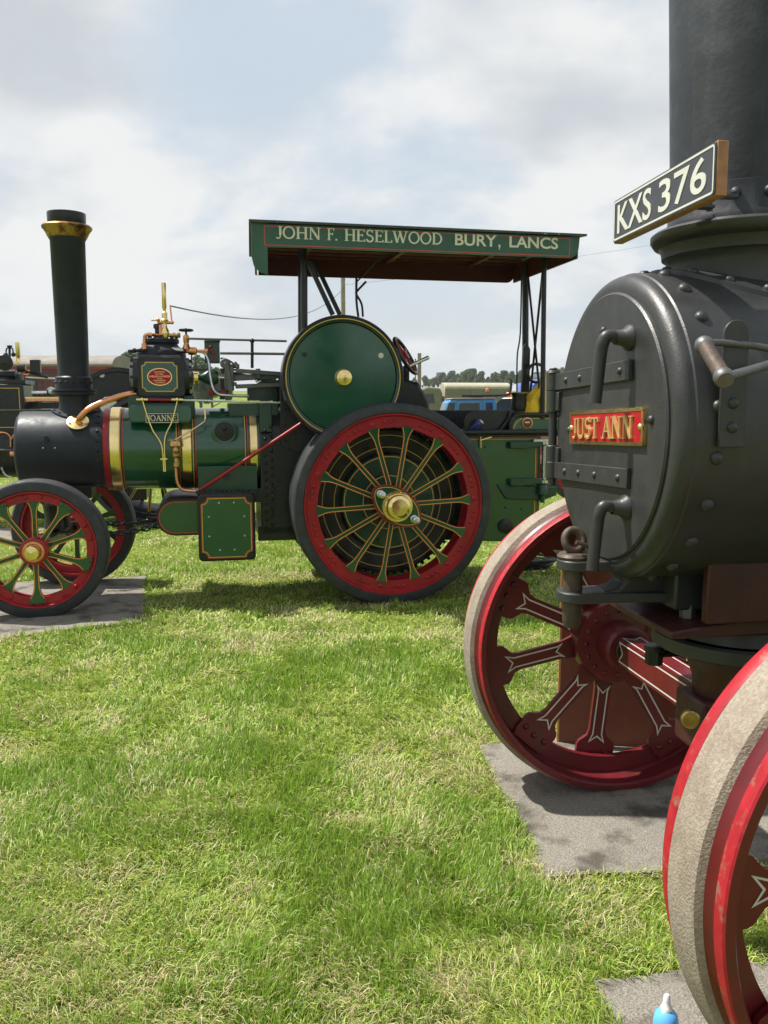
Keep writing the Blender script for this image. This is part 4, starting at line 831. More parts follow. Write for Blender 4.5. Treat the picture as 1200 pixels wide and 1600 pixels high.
post('canopy_post', JP(475.5, 520, .40), JP(475, 385, .40), .026); post('canopy_post', JP(470, 520, CV + .34), JP(470, 392, CV + .34), .024)
b = MB(); b.bar(JP(520, 492, .40), JP(482, 410, .40), .02, .034); b.done('canopy_strut', 'black', J); b = MB(); b.bar(JP(531, 492, CV + .3), JP(490, 405, CV + .3), .02, .034); b.done('canopy_strut', 'black', J)
post('canopy_post', JP(847.5, 655, .40), JP(850.5, 400, .40), .020); post('canopy_post', JP(821, 655, 1.0), JP(821, 412, 1.0), .028)
post('canopy_brace', JP(850, 405, .40), JP(826, 640, 1.0), .010); post('canopy_brace', JP(825, 430, 1.0), JP(846, 640, .40), .010)
b = MB(); b.tube([JP(815, 425, .9), JP(813, 520, .9), JP(808, 560, .9), JP(808, 640, .9)], .007, 8, False, 4); b.done('hanging_rope', 'black', J); b = MB(); b.tube([JP(818, 425, .8), JP(816, 640, .8)], .006, 8); b.done('hanging_rope', 'black', J)
c = JP(838, 583, .6); b = MB(); b.tube([c + Vector((.075 * math.cos(t), 0, .075 * math.sin(t))) for t in [2 * math.pi * k / 24 for k in range(24)]], .013, 8, True); b.done('brake_wheel', 'black', J)
b = MB(); b.prism([(0, 0), (.07, 0), (.07, .42), (.04, .47), (.01, .44)], JP(815, 625, .7), UX, UZ, (0, .04, 0)); b.done('brake_column', 'black', J, .006)
b = MB(); b.tube([JP(557, 432, .8), JP(557, 470, .8), JP(560, 495, .8)], .010, 8, False, 3); b.tube([JP(572, 440, .8), JP(558, 455, .8), JP(557, 460, .8), JP(565, 475, .8), JP(567, 495, .8)], .009, 8, False, 4); b.done('regulator_linkage', 'black', J)
b = MB(); b.tube([JP(556, 442, .8), JP(596, 400, .7)], .006, 6); b.done('whistle_cord', 'black', J)
b = MB(); b.lathe([(.060, 0), (.070, .05), (.058, .11), (.068, .14)], JP(811, 642, .52), UZ, 20); b.done('filler_funnel', 'black', J); b = MB(); b.lathe([(.069, .14), (.072, .148), (.064, .152), (.0005, .145)], JP(811, 642, .52), UZ, 20); b.done('filler_rim', 'dbrass', J)
post('exhaust_stack', JP(777, 630, .9), JP(779, 590, .9), .012) if False else None

# ================================================================== dark engine in the foreground
A = tag(empty('traction_engine', FA.o, FA.ang), 'grey-black steam engine with dark red spoked wheels and a number plate, nearest the camera', 'traction engine', 'steam traction engines')
AZ, AR = 1.432, .412
# rolled front wheels: axis along v, outer face towards -v at v=0, inner face at v=.20
AWR, AWW = .587, .20
def ann_wheel():
    W = empty('front_wheel', (0, -.742 - .18, AWR), 0, A); R = AWR
    b = MB(); b.lathe([(R - .016, .042), (R - .002, .050), (R + .001, .07), (R + .002, .10), (R + .001, .13), (R - .002, .150), (R - .016, .158)], (0, 0, 0), UV, 160); b.done('tread_band', 'tread', W)
    b = MB(); b.m = 0; b.lathe([(R - .016, .042), (R - .026, .030), (R - .026, .016)], (0, 0, 0), UV, 120); b.lathe([(R - .016, .158), (R - .026, .170), (R - .026, .184)], (0, 0, 0), UV, 120)
    b.lathe([(R - .05, -.012), (R - .05, .212)], (0, 0, 0), UV, 120)
    b.lathe([(R - .06, .085), (.47, .085), (.468, .092), (.468, .108), (.47, .115), (R - .06, .115)], (0, 0, 0), UV, 120); b.lathe([(R - .06, .085), (R - .055, .07), (R - .05, .06)], (0, 0, 0), UV, 120); b.lathe([(R - .06, .115), (R - .055, .13), (R - .05, .14)], (0, 0, 0), UV, 120)
    b.m = 1; b.lathe([(R - .026, .016), (R - .020, .012), (R - .020, -.016), (R - .024, -.02)], (0, 0, 0), UV, 120); b.lathe([(R - .026, .184), (R - .024, .188), (R - .024, .216), (R - .027, .22)], (0, 0, 0), UV, 120); b.m = 0; b.lathe([(R - .024, -.02), (R - .044, -.02), (R - .05, -.012)], (0, 0, 0), UV, 120); b.lathe([(R - .027, .22), (R - .044, .22), (R - .05, .212)], (0, 0, 0), UV, 120)  # lip bands painted in the sunlit red, side faces in maroon
    b.done('rim', ['maroon', 'litred'], W)
    b = MB(); b.lathe([(.04, .0), (.085, .0), (.09, .01), (.09, .05), (.155, .055), (.160, .062), (.160, .138), (.155, .145), (.09, .15), (.088, .24), (.078, .25), (.05, .25)], (0, 0, 0), UV, 56); b.done('hub', 'maroon', W)
    b = MB(); b.lathe([(.052, .252), (.058, .258), (.05, .262)], (0, 0, 0), UV, 32); b.done('hub_seal', 'black', W)
    b = MB()
    for s, vv in ((-1, .056), (1, .144)):
        for k in range(16): t = k * math.pi / 8; b.dome((.128 * math.cos(t), vv, .128 * math.sin(t)), (0, s, 0), .0125, .011, 8)
    b.done('hub_rivets', 'maroon', W)
    b = MB(); b.lathe([(.0005, -.05), (.04, -.048), (.05, -.03), (.055, 0), (.06, .002)], (0, 0, 0), UV, 32); b.done('hub_cap', 'brass', W)
    prof = [(.13, .05), (.17, .040), (.20, .034), (.375, .033), (.40, .040), (.412, .055), (.425, .072), (.44, .078), (.50, .078), (.512, .070), (.525, .070)]
    line = [(.198, .026), (.215, .0185), (.395, .0185), (.425, .030), (.403, 0), (.425, -.030), (.395, -.0185), (.215, -.0185), (.198, -.026), (.225, 0)]
    for k in range(10):
        a = R_(24 + 36 * k); ax = Vector((math.cos(a), 0, math.sin(a))); bx = Vector((-math.sin(a), 0, math.cos(a)))
        v0 = .066 if k % 2 else .122; b = MB(); b.m = 0
        c = Vector((0, v0 - .008, 0)); b.prism(prof + [(r, -t) for r, t in reversed(prof)], c, ax, bx, (0, .016, 0))
        for s in (-1, 1):
            for t in (-.05, 0, .05): b.dome(Vector((0, v0 + s * .008, 0)) + ax * (.482 - abs(t) * .12) + bx * t, (0, s, 0), .0125, .011, 8)
        b.m = 1; b.ribbon(line, c, ax, bx, .0055, .0015); b.ribbon([(r, -t) for r, t in line], c + Vector((0, .016, 0)), ax, -bx, .0055, .0015)
        b.done('spoke', ['maroon', 'white'], W)
    return W
W1 = ann_wheel()
W2 = copy_tree(W1, A); W1.rotation_euler = (0, R_(-16), 0); W2.location = (0, .742 + .18, AWR); W2.rotation_euler = (0, 0, math.pi)
# axle, square with lining
b = MB(); b.m = 0; b.box2((-.045, -.74, AWR - .05), (.045, .74, AWR + .05)); b.m = 1
for s in (-1, 1):
    ln = [(s * .66, .036), (s * .63, .0), (s * .66, -.036), (s * .10, -.036), (s * .10, .036)]
    b.ribbon(ln, (-.045, 0, AWR), -UV, UZ, .0055, -.0015 if False else .0015)
    b.ribbon([(s * .66, .033), (s * .63, 0), (s * .66, -.033), (s * .10, -.033), (s * .10, .033)], (0, 0, AWR + .05), UV, -UX, .005, .0015)
b.done('front_axle', ['maroon', 'white'], A)
b = MB(); b.cyl((0, -.80, AWR), (0, -.70, AWR), .048, n=24); b.cyl((0, .70, AWR), (0, .80, AWR), .048, n=24); b.done('axle_journal', 'maroon', A)
# fork, turntable and saddle
b = MB(); b.lathe([(.235, .846), (.245, .840), (.245, .806), (.235, .800), (.15, .796)], (.02, 0, 0), UZ, 56); b.done('turntable_ring', 'iron', A)
b = MB(); b.lathe([(.19, .80), (.15, .77), (.125, .70), (.12, .60), (.11, .52)], (.02, 0, 0), UZ, 40); b.box2((-.13, -.08, .50), (.15, .08, .66)); b.done('axle_fork', 'shadered', A, .012)
b = MB(); b.lathe([(.026, 0), (.026, -.014), (.022, -.018), (.0005, -.019)], AP(1078, 1122, -.10) + Vector((0, 0, 0)), Vector((.35, .93, 0)), 24); b.done('pivot_pin', 'dbrass', A)
b = MB(); b.prism([(-.30, .885), (.34, .885), (.34, .93), (-.10, .93), (-.30, .905)], (0, -.20, 0), UX, UZ, (0, .40, 0)); b.done('saddle_base', 'shadered', A, .006)
b = MB(); b.lathe([(.205, .845), (.20, .87), (.20, .888)], (.02, 0, 0), UZ, 48); b.done('turntable_collar', 'iron', A)
for v0 in (-.225, .195):
    b = MB(); b.prism([(-.215, .928), (.34, .928), (.34, 1.16), (-.04, 1.16), (-.17, 1.145), (-.205, 1.12), (-.215, 1.09)], (0, v0, 0), UX, UZ, (0, .03, 0)); b.done('saddle_cheek', 'shadered', A, .005)
b = MB(); b.prism([(-.06, .932), (.30, .932), (.30, 1.12), (.04, 1.12), (-.06, 1.06)], (0, -.194, 0), UX, UZ, (0, .388, 0)); b.done('perch_saddle', 'shadered', A, .010)
for u_, v_ in ((-.16, -.15), (-.16, -.05), (-.20, -.10), (-.14, .05)):
    b = MB(); b.cyl((u_, v_, .915), (u_, v_, .955), .022, n=6); b.cyl((u_, v_, .955), (u_, v_, .975), .012, n=10); b.done('saddle_bolt', 'dsteel', A, .002)
b = MB(); q = AP(1022, 1022, .10); b.cyl(q - UZ * .03, q + UZ * .012, .026, n=6); b.cyl(q + UZ * .012, q + UZ * .028, .030, n=18); b.tube([q, q + UX * .12], .012, 8); b.done('grease_cup', 'black', A)
# smokebox
b = MB(); b.lathe([(AR - .006, -.372), (AR, -.366), (AR, 1.5)], (0, 0, AZ), UX, 128); b.done('smokebox', 'iron', A)
pr = [(AR - .004, -.369)] + [(.372 + .036 * math.cos(R_(t)), -.372 - .036 * math.sin(R_(t))) for t in range(0, 91, 10)] + [(.362, -.408), (.358, -.400), (.30, -.395)]
b = MB(); b.lathe(pr, (0, 0, AZ), UX, 128); b.done('smokebox_ring', 'iron', A)
RT = Matrix.Rotation(R_(-2.0), 3, 'X')                       # the door fittings sit a touch out of level
def D(v, z, u=0): p = RT @ Vector((0, v, z)); return Vector((-.418 - u, p.y, AZ + p.z))
DV = RT @ UV; DZ = RT @ UZ
door = MB(); door.lathe([(.362, -.404), (.362, -.412), (.357, -.417), (.0005, -.420)], (0, 0, AZ), UX, 128); door = door.done('smokebox_door', 'iron', A)
for zc_, h in ((.146, .052), (-.130, .052)):
    b = MB(); b.prism([(.375, -h / 2), (.375, h / 2), (-.178, h / 2), (-.178, -h / 2)], D(0, zc_), DV, DZ, (-.012, 0, 0)); b.cyl(D(.375, zc_ - h / 2, .01), D(.375, zc_ + h / 2, .01), .022, n=20); b.done('hinge_strap', 'iron', door, .002)
    for k, vv in enumerate((.26, .15, .03, -.125)):
        if zc_ > 0 and k == 2: continue
        rivet(door, D(vv, zc_, .011), (-1, 0, 0), .0105, 'iron')
b = MB(); b.cyl(D(.375, -.18, .01), D(.375, .19, .01), .013, n=14); b.lathe([(.024, .0), (.02, .008), (.0005, .012)], D(.375, .175, .01), DZ, 16); b.done('hinge_pin', 'iron', A)
for z0 in (.086, -.087):
    b = MB(); b.cyl(D(.375, z0 - .035, .01), D(.375, z0 + .035, .01), .021, n=20); b.box(D(.36, z0, -.005), (.03, .06, .06)); b.done('hinge_lug', 'iron', A, .003)
for zc_, ln in ((.228, .165), (-.205, .165)):                  # pull-down door handles
    b = MB(); s = D(-.155, zc_); b.lathe([(.034, 0), (.032, .008), (.022, .018), (.018, .04)], s, -UX, 24)
    b.tube([s - UX * .03, s - UX * .06 + DZ * .004, s - UX * .070 - DZ * .014 + DV * .004, s - UX * .074 - DZ * .05 + DV * .010, s - UX * .084 - DZ * ln + DV * .014], [.017, .0165, .016, .0155, .015] if False else .016, 14, False, 0 if False else 5); b.done('door_handle', 'iron', door)
for v_, z_ in ((.01, .265), (-.285, .018), (.252, -.004), (.04, -.262)): rivet(door, D(v_, z_, .001), (-1, 0, 0), .0115, 'iron')
# name plate
NP0, NP1, NZ0, NZ1 = .228, -.262, -.046, .050
b = MB(); b.m = 0; b.prism(rrect(NP1, NZ0, NP0, NZ1, .008, 2), D(0, 0), DV, DZ, (-.008, 0, 0)); b.m = 1; b.prism(rrect(NP1 + .009, NZ0 + .009, NP0 - .009, NZ1 - .009, .005, 2), D(0, 0, .0075), DV, DZ, (-.002, 0, 0)); npo = b.done('name_plate', ['brass', 'sign_red'], A)
b = MB(); b.ribbon([(NP1 + .005, NZ0 + .005), (NP0 - .005, NZ0 + .005), (NP0 - .005, NZ1 - .005), (NP1 + .005, NZ1 - .005)], D(0, 0, .008), DV, DZ, .009, -.003); b.done('plate_border', 'brass', npo)
b = MB(); serif_text(b, 'JUST', D(.193, -.028, .0095), -DV, DZ, .192, .058, .006); b.done('plate_lettering', 'gilt', npo)
b = MB(); serif_text(b, 'ANN', D(-.022, -.028, .0095), -DV, DZ, .192, .058, .006); b.done('plate_lettering', 'gilt', npo)
b = MB()
for v_ in (.212, -.246): b.dome(D(v_, .002, .009), (-1, 0, 0), .009, .007, 12)
b.done('plate_screws', 'brass', npo)
# rivets on the smokebox barrel
for k in range(22):
    t = R_(8 + 360 / 22 * k); d = Vector((0, math.cos(t), math.sin(t))); rivet(A, Vector((-.315, 0, AZ)) + d * AR, d, .0165, 'iron')
# chimney
AC = -.03
b = MB(); b.lathe([(.204, 1.962), (.205, 1.985), (.202, 1.99), (.203, 2.06), (.198, 2.062), (.242, 3.05), (.24, 3.06), (.22, 3.06), (.18, 2.2)], (AC, 0, 0), UZ, 72); b.done('chimney', 'flue', A)
b = MB(); b.lathe([(.20, 1.962), (.236, 1.966), (.246, 1.958), (.246, 1.944), (.236, 1.930), (.222, 1.925), (.216, 1.912), (.214, 1.896), (.204, 1.890), (.197, 1.87), (.197, 1.84), (.198, 1.80), (.20, 1.76)], (AC, 0, 0), UZ, 72)
vs_, fs_ = saddle(b, AC, .19, .262, AR, AZ, .012, 64); b.add(vs_, fs_); b.done('chimney_base', 'iron', A)
for k in range(16):
    t = k * math.pi / 8 + .12; d = Vector((math.cos(t), math.sin(t), 0)); rivet(A, Vector((AC, 0, 2.028)) + d * .2035, d, .014, 'flue')
    u = .238 * math.cos(t); v = .238 * math.sin(t); z = AZ + math.sqrt(AR ** 2 - v * v); rivet(A, (AC + u, v, z + .010), (0, v, z - AZ), .014, 'iron')
# number plate on its wooden board
PU = -.37
p0 = AU(958, 380, PU); p1 = AU(1116, 304, PU); px = (p1 - p0); wd = px.length; px.normalize(); py = Vector((0, -px.z, px.y)); py = py if py.z > 0 else -py; ph = .112
b = MB(); b.prism([(-.002, -.002), (wd + .002, -.002), (wd + .002, ph + .002), (-.002, ph + .002)], p0 + UX * .003, px, py, (.026, 0, 0)); b.done('plate_backboard', 'wood', A, .002)
b = MB(); b.m = 0; b.prism(rrect(0, 0, wd, ph, .008, 2), p0, px, py, (.003, 0, 0)); nz = px.cross(py); sg = 1 if nz.x < 0 else -1; b.m = 1; b.ribbon(rrect(.006, .006, wd - .006, ph - .006, .006, 2), p0, px, py, .005, .0012 * sg)
np2 = b.done('number_plate', ['plateface', 'platewhite'], A)
for tx, of, ww in (('KXS', .028, .200), ('376', .268, .225)):
    b = MB(); font_text(b, tx, p0 + px * of + py * .018, px, py, ww, .077, .0015 * sg, .010); b.done('number_plate_lettering', 'platewhite', np2)
b = MB()
for t in (.42, .62):
    q = p0 + px * wd * t + UX * .028 + py * .05; b.bar(q, q + Vector((.14, .0, .0)), .03, .008)
b.done('plate_bracket', 'iron', A, .001)
# lamp iron and reach rod on the near side
vb = -AR - .006; a0 = AP(1130, 682, vb); a1 = AP(1167, 490, vb - .012)
cu = (a0.x + a1.x) / 2 - .002
b = MB(); pl = [(cu - .031, 1.40), (cu + .031, 1.40), (cu + .031, 1.655)] + [(cu + .031 * math.cos(R_(t * 18)), 1.655 + .031 * math.sin(R_(t * 18))) for t in range(1, 10)] + [(cu - .031, 1.655)]
b.prism(pl, (0, vb, 0), UX, UZ, (0, -.010, 0)); b.done('lamp_iron', 'iron', A, .002)
for y_ in (630, 668): q = AP(1143, y_, vb - .010); rivet(A, (cu, vb - .010, q.z), (0, -1, 0), .0135, 'iron')
b = MB(); g0 = AP(1101, 540, vb - .02); g1 = AP(1131, 590, vb - .15); b.tube([g0, g1], .017, 16); b.done('wooden_grip', 'rust', A)
b = MB()
for q in (g0, g1): d = (g1 - g0).normalized(); b.lathe([(.0005, -.012), (.019, -.012), (.021, -.006), (.021, .006), (.017, .012), (.0005, .012)], q, d, 16)
b.tube([g1, AP(1160, 582, vb - .12), AP(1215, 566, vb - .03)], .010, 10, False, 4); b.tube([g0, AP(1115, 535, vb - .015), AP(1175, 540, vb - .01), AP(1215, 548, vb + .002)], .008, 10, False, 4); b.done('grip_rod', 'dsteel', A)
# towing jaw below the door with its ringed pin
c0 = AP(896, 872, 0); 
def jaw(z0, z1, name='jaw_plate'):
    u0 = c0.x; pl = [(u0 + .045 * math.cos(R_(90 + 18 * t)), .052 * math.sin(R_(90 + 18 * t))) for t in range(11)] + [(u0 + .12, -.055), (u0 + .26, -.075), (u0 + .26, .075), (u0 + .12, .055)]
    b = MB(); b.prism(pl, (0, 0, z0), UX, UV, (0, 0, z1 - z0)); b.done(name, 'iron', A, .004)
zz = lambda y: AP(896, y, 0).z
zA, zB, zC, zD = zz(873), zz(889), zz(922), zz(938)
jaw(zB, zA); jaw(zD, zC)
b = MB(); b.prism([(.075, zD + .004), (.16, zD - .004), (.30, zD + .0), (.36, zA + .02), (.16, zA - .004), (.075, zB + .002), (.115, zB - .01), (.135, (zB + zC) / 2), (.115, zC + .01), (.075, zC)], (c0.x, -.045, 0), UX, UZ, (0, .09, 0)); b.done('jaw_web', 'iron', A, .010)
b = MB(); b.lathe([(.0005, zz(981)), (.020, zz(979)), (.026, zz(972)), (.027, zz(945)), (.027, zA)], (c0.x, 0, 0), UZ, 24); b.done('tow_pin', 'rust', A)
b = MB(); b.lathe([(.044, zA + .001), (.046, zA + .008), (.04, zA + .016), (.018, zA + .02)], (c0.x, 0, 0), UZ, 28); pc = Vector((c0.x, 0, zA + .052)); b.tube([pc + Vector((.026 * math.cos(t), .010 * math.sin(t), .028 * math.sin(t))) for t in [2 * math.pi * k / 20 for k in range(20)]], .0115, 10, True); b.tube([pc + Vector((-.005, -.03, 0)), pc + Vector((.03, -.03, -.015)), pc + Vector((.045, -.01, -.04))], .006, 8, False, 3); b.done('pin_ring', 'rust', A)
b = MB(); b.prism([(-.25, .94), (-.12, .94), (-.12, 1.06), (-.25, 1.06)], (0, -.12, 0), UX, UZ, (0, .24, 0)); b.done('jaw_mount', 'iron', A, .008)

# ------------------------------------------------------------------ board behind the far wheel, bottle, can, coat, hose
q0 = G(873, 1168); q1 = G(1012, 1176)
bo = tag(empty('wooden_board', (q0.x, q0.y, 0), math.atan2(q1.y - q0.y, q1.x - q0.x)), 'brown wooden board standing on edge behind the far red front wheel', 'board')
b = MB(); b.box((.26, .011, .50), (.52, .018, .96)); b.done('panel', 'board', bo); b = MB(); b.box((-.0045, .011, .50), (.009, .020, .962)); b.box((.26, .011, .984), (.52, .020, .008)); b.done('edge_strip', 'boardedge', bo)
bp = G(1038, 1650)
bt = tag(empty('squeeze_bottle', bp), 'small blue squeeze bottle with white nozzle at the bottom edge', 'bottle')
b = MB(); b.lathe([(.0005, .002), (.026, .002), (.028, .01), (.028, .09), (.025, .106), (.016, .116), (.013, .118)], (0, 0, 0), UZ, 32); b.done('body', 'bottleblue', bt)
b = MB(); b.lathe([(.013, .116), (.013, .124), (.0105, .127), (.008, .140), (.0075, .150), (.0045, .155), (.0005, .156)], (0, 0, 0), UZ, 24); b.done('nozzle', 'bottlecap', bt)
cn = FJ.o + FJ.u * JP(744, 670, .40).x + FJ.v * .40 + UZ * 1.312
ct = tag(empty('drink_can', cn), 'blue and silver drinks can lying tilted on the rail of the green tender', 'can'); ct.rotation_euler = (R_(25), R_(40), 0)
b = MB(); b.lathe([(.024, -.06), (.032, -.052), (.032, .048), (.025, .06)], (0, 0, 0), UZ, 24); b.done('body', 'canblue', ct); b = MB(); b.lathe([(.026, .059), (.026, .063), (.0005, .058)], (0, 0, 0), UZ, 24); b.lathe([(.024, -.06), (.0005, -.057)], (0, 0, 0), UZ, 24); b.done('lid', 'steel', ct)
def coat():
    q = JP(833, 645, .50); o = FJ.o + FJ.u * q.x + FJ.v * .50 + UZ * (q.z - .03)
    b = MB(); rnd = random.Random(5); n, m = 16, 16; vs = []
    for i in range(n + 1):
        for k in range(m):
            t = 2 * math.pi * k / m; h = i / n
            rad = .075 * (1 + .22 * math.sin(3 * t + 2 * h) + .12 * math.sin(7 * t + 5 * h)) * (1 - .55 * h ** 1.6)
            x = rad * 1.5 * math.cos(t) + .05 * max(0, h - .5) * 2 * 1.3; y = rad * math.sin(t)
            z = .03 + .25 * h * (1 + .35 * math.cos(t - .2)) if i else .0
            vs.append((x, y, z + rnd.uniform(-.006, .006)))
    fs = [(i * m + k, i * m + (k + 1) % m, (i + 1) * m + (k + 1) % m, (i + 1) * m + k) for i in range(n) for k in range(m)] + [tuple((n) * m + k for k in range(m))]
    b.add(vs, fs); c = b.done('coat', 'yellowcloth', None, angle=70); c.location = o; c.rotation_euler = (0, 0, FJ.ang)
    tag(c, 'crumpled yellow waterproof coat heaped on the back of the green engine', 'coat')
coat()
h = G(825, 890); b = MB(); rnd = random.Random(2)
for k in range(5):
    r = .15 + .02 * k; b.tube([(h.x + r * 1.2 * math.cos(t) + rnd.uniform(-.01, .01), h.y + r * 1.1 * math.sin(t), .03 + .022 * k + rnd.uniform(0, .01)) for t in [2 * math.pi * i / 20 for i in range(20)]], .014, 8, True)
tag(b.done('hose_coil', 'black'), 'coil of dark hose lying on the grass behind the green engine', 'hose')

# ================================================================== third, black engine behind
FB = Frame((-2.75, 10.3), 12.0); BP = FB.on_v
B = tag(empty('traction_engine', FB.o, FB.ang), 'black steam engine with gold lining standing behind the green one at the left edge', 'traction engine', 'steam traction engines')
bw = .75
def bwheel(name, hub, R, n, wid):
    W = empty(name, hub, 0, B)
    b = MB(); b.lathe([(R - .05, 0), (R, .01), (R, wid - .01), (R - .05, wid)], (0, 0, 0), UV, 64, True); b.done('tyre', 'rubber', W)
    b = MB(); b.lathe([(R - .05, .01), (R - .05, wid - .01), (R - .14, wid * .5 + .02), (R - .14, wid * .5 - .02)], (0, 0, 0), UV, 64, True); b.done('rim', 'black', W)
    b = MB(); b.lathe([(.0005, -.06), (.07, -.05), (.11, 0), (.11, wid), (.05, wid + .02)], (0, 0, 0), UV, 28); b.done('hub', 'black', W)
    for k in range(n):
        a = R_(360 / n * k + 7); ax = Vector((math.cos(a), 0, math.sin(a))); bx = Vector((-math.sin(a), 0, math.cos(a))); c = Vector((0, wid * .5 - .02, 0))
        b = MB(); b.m = 0; b.prism([(.1, .02), (R - .16, .018), (R - .10, .05), (R - .10, -.05), (R - .16, -.018), (.1, -.02)], c, ax, bx, (0, .02, 0)); b.m = 1
        for s in (-1, 1): b.ribbon([(.12, s * .012), (R - .17, s * .011)], c, ax, bx, .005, .0015, False)
        b.done('spoke', ['black', 'yellow'], W)
q = BP(240, 795, 0); bwheel('rear_wheel', (q.x, 0, .80), .80, 14, .36)
wf = copy_tree([o for o in B.children][0], B); wf.location = (q.x, 2 * bw, .80); wf.rotation_euler = (0, 0, math.pi)
fwu = q.x - 2.9
W = bwheel('front_wheel', (fwu, .1, .5), .5, 10, .2); bwheel('front_wheel', (fwu, 2 * bw - .3, .5), .5, 10, .2)
bz = BP(20, 700, bw).z
b = MB(); b.lathe([(.0005, fwu - .2), (.33, fwu - .19), (.35, fwu - .15), (.35, fwu + .5)], (0, bw, bz), UX, 48); b.done('smokebox', 'sblack', B)
b = MB(); b.lathe([(.37, fwu + .5), (.37, q.x - .7)], (0, bw, bz), UX, 56); b.done('boiler_barrel', 'black', B)
b = MB(); b.box2((q.x - .75, bw - .38, bz - .65), (q.x - .1, bw + .38, bz + .35)); b.done('firebox', 'black', B, .01)
b = MB(); b.box2((q.x - .1, bw - .34, .45), (q.x + .95, bw + .34, 1.35)); b.done('tender', 'black', B, .01)
b = MB(); b.lathe([(.14, bz + .3), (.14, bz + .5), (.18, bz + .52), (.13, bz + .55), (.15, bz + 1.5), (.22, bz + 1.6), (.16, bz + 1.65)], (fwu + .05, bw, 0), UZ, 32); b.done('chimney', 'sblack', B)
a0 = BP(-16, 690, .42); a1 = BP(36, 600, .42)
b = MB(); b.box2((a0.x, .42, a0.z), (a1.x, 2 * bw - .42, a1.z)); b.done('cylinder_block', 'black', B, .02)
b = MB(); b.ribbon([(a0.x + .05, a0.z + .17), (a1.x - .05, a0.z + .17), (a1.x - .05, a1.z - .05), (a0.x + .05, a1.z - .05)], (0, .42, 0), UX, UZ, .009, .003); b.done('cylinder_lining', 'yellow', B)
b = MB(); b.box2((a0.x, .45, a1.z), (a1.x + .02, 2 * bw - .45, a1.z + .05)); b.lathe([(.2, 0), (.2, .1), (.12, .16)], BP(10, 598, bw), UZ, 20); b.lathe([(.09, 0), (.1, .04), (.0005, .06)], BP(8, 567, .5), -UV, 16); b.cyl(BP(0, 585, .6), BP(25, 585, .6), .06, n=12); b.cyl(BP(27, 575, .6), BP(40, 575, .6), .05, n=12); b.box2(BP(47, 582, .55), BP(62, 562, .55) + Vector((0, .1, 0))); b.cyl(BP(40, 580, .6), BP(75, 590, .6), .02, n=8); b.done('steam_dome', 'black', B, .006)
zz = lambda x, y: BP(x, y, bw).z
b = MB(); p = BP(29, 570, bw); b.lathe([(.0005, zz(29, 534)), (.026, zz(29, 535)), (.026, zz(29, 558)), (.02, zz(29, 560)), (.03, zz(29, 562)), (.03, zz(29, 570))], (p.x, bw, 0), UZ, 16); b.done('whistle', 'brass', B)
b = MB(); p = BP(15, 560, bw); b.cyl(p, BP(15, 541, bw), .015, n=8)
for s in (-6, 6): b.tube([BP(15, 542, bw), BP(15 + s * .8, 545, bw), BP(15 + s, 553, bw)], .010, 6); b.sphere(BP(15 + s, 554, bw), .028, 10)
b.sphere(BP(15, 541, bw), .03, 10, (1.2, 1.2, .5)); b.done('governor', 'black', B)
b = MB(); b.tube([BP(34, 584, .6), BP(42, 579, .6), BP(48, 582, .6), BP(40, 586, .6), BP(33, 584, .6)], .012, 8, False, 4); b.done('coiled_pipe', 'copper', B)
b = MB(); b.m = 0; b.bar(BP(38, 624, .5), BP(110, 624, .5), .04, .04); b.m = 1; b.bar(BP(38, 621.5, .49), BP(110, 621.5, .49), .045, .016); b.done('slide_bar', ['copper', 'brass'], B)
b = MB(); b.cyl(BP(40, 590, .6), BP(150, 594, .6), .012, n=8); b.cyl(BP(50, 615, .6), BP(92, 614, .6), .03, n=8); b.sphere(BP(80, 612, .6), .06, 10); b.done('motion_rods', 'steel', B)
b = MB(); b.box2(BP(40, 676, bw), BP(130, 628, bw) + Vector((0, .3, 0))); b.done('motion_tray', 'black', B, .01)
b = MB(); b.cyl(BP(-10, 641, .40), BP(100, 640, .40), .012, n=8); b.cyl(BP(-10, 703, .34), BP(36, 703, .34), .010, n=8); b.done('long_rods', 'dsteel', B)
b = MB(); b.tube([BP(-4, 676, .34), BP(8, 676, .34), BP(15, 681, .34), BP(17, 688, .34), BP(20, 681, .34), BP(26, 677, .34), BP(36, 672, .34)], .010, 8, False, 3); b.tube([BP(17, 682, .34), BP(17, 698, .34)], .012, 8); b.cyl(BP(16, 709, .32), BP(28, 709, .32), .035, n=10); b.done('drain_pipes', 'copper', B)
b = MB(); b.tube([BP(32, 728, .3), BP(32, 700, .3)], .014, 8); b.sphere(BP(32, 701, .3), .03, 8); b.tube([BP(2, 730, .3), BP(8, 742, .3), BP(18, 746, .3)], .012, 6, False, 3); b.sphere(BP(37, 746, .3), .03, 8); b.done('polished_levers', 'steel', B)
fc = BP(187, 648, .14); fr = (BP(187, 574, .14) - fc).length
b = MB(); b.lathe([(.0005, .02), (fr - .06, .02), (fr - .05, 0), (fr, 0), (fr, .14), (fr - .05, .14)], fc, UV, 72); b.done('flywheel', 'black', B)
b = MB(); c = BP(159, 586, .14); b.lathe([(.0005, .01), (.03, .01)], c, UV, 20); b.done('flywheel_hole', 'white', B)
b = MB(); b.lathe([(.0005, -.05), (.05, -.045), (.06, 0), (.06, .02)], fc, UV, 20); b.done('crankshaft_cap', 'brass', B)
b = MB(); c = BP(170, 634, .05); b.lathe([(.0005, -.03), (.10, -.03), (.11, 0), (.115, .05)], c, UV, 28); b.done('round_lamp', 'steel', B)

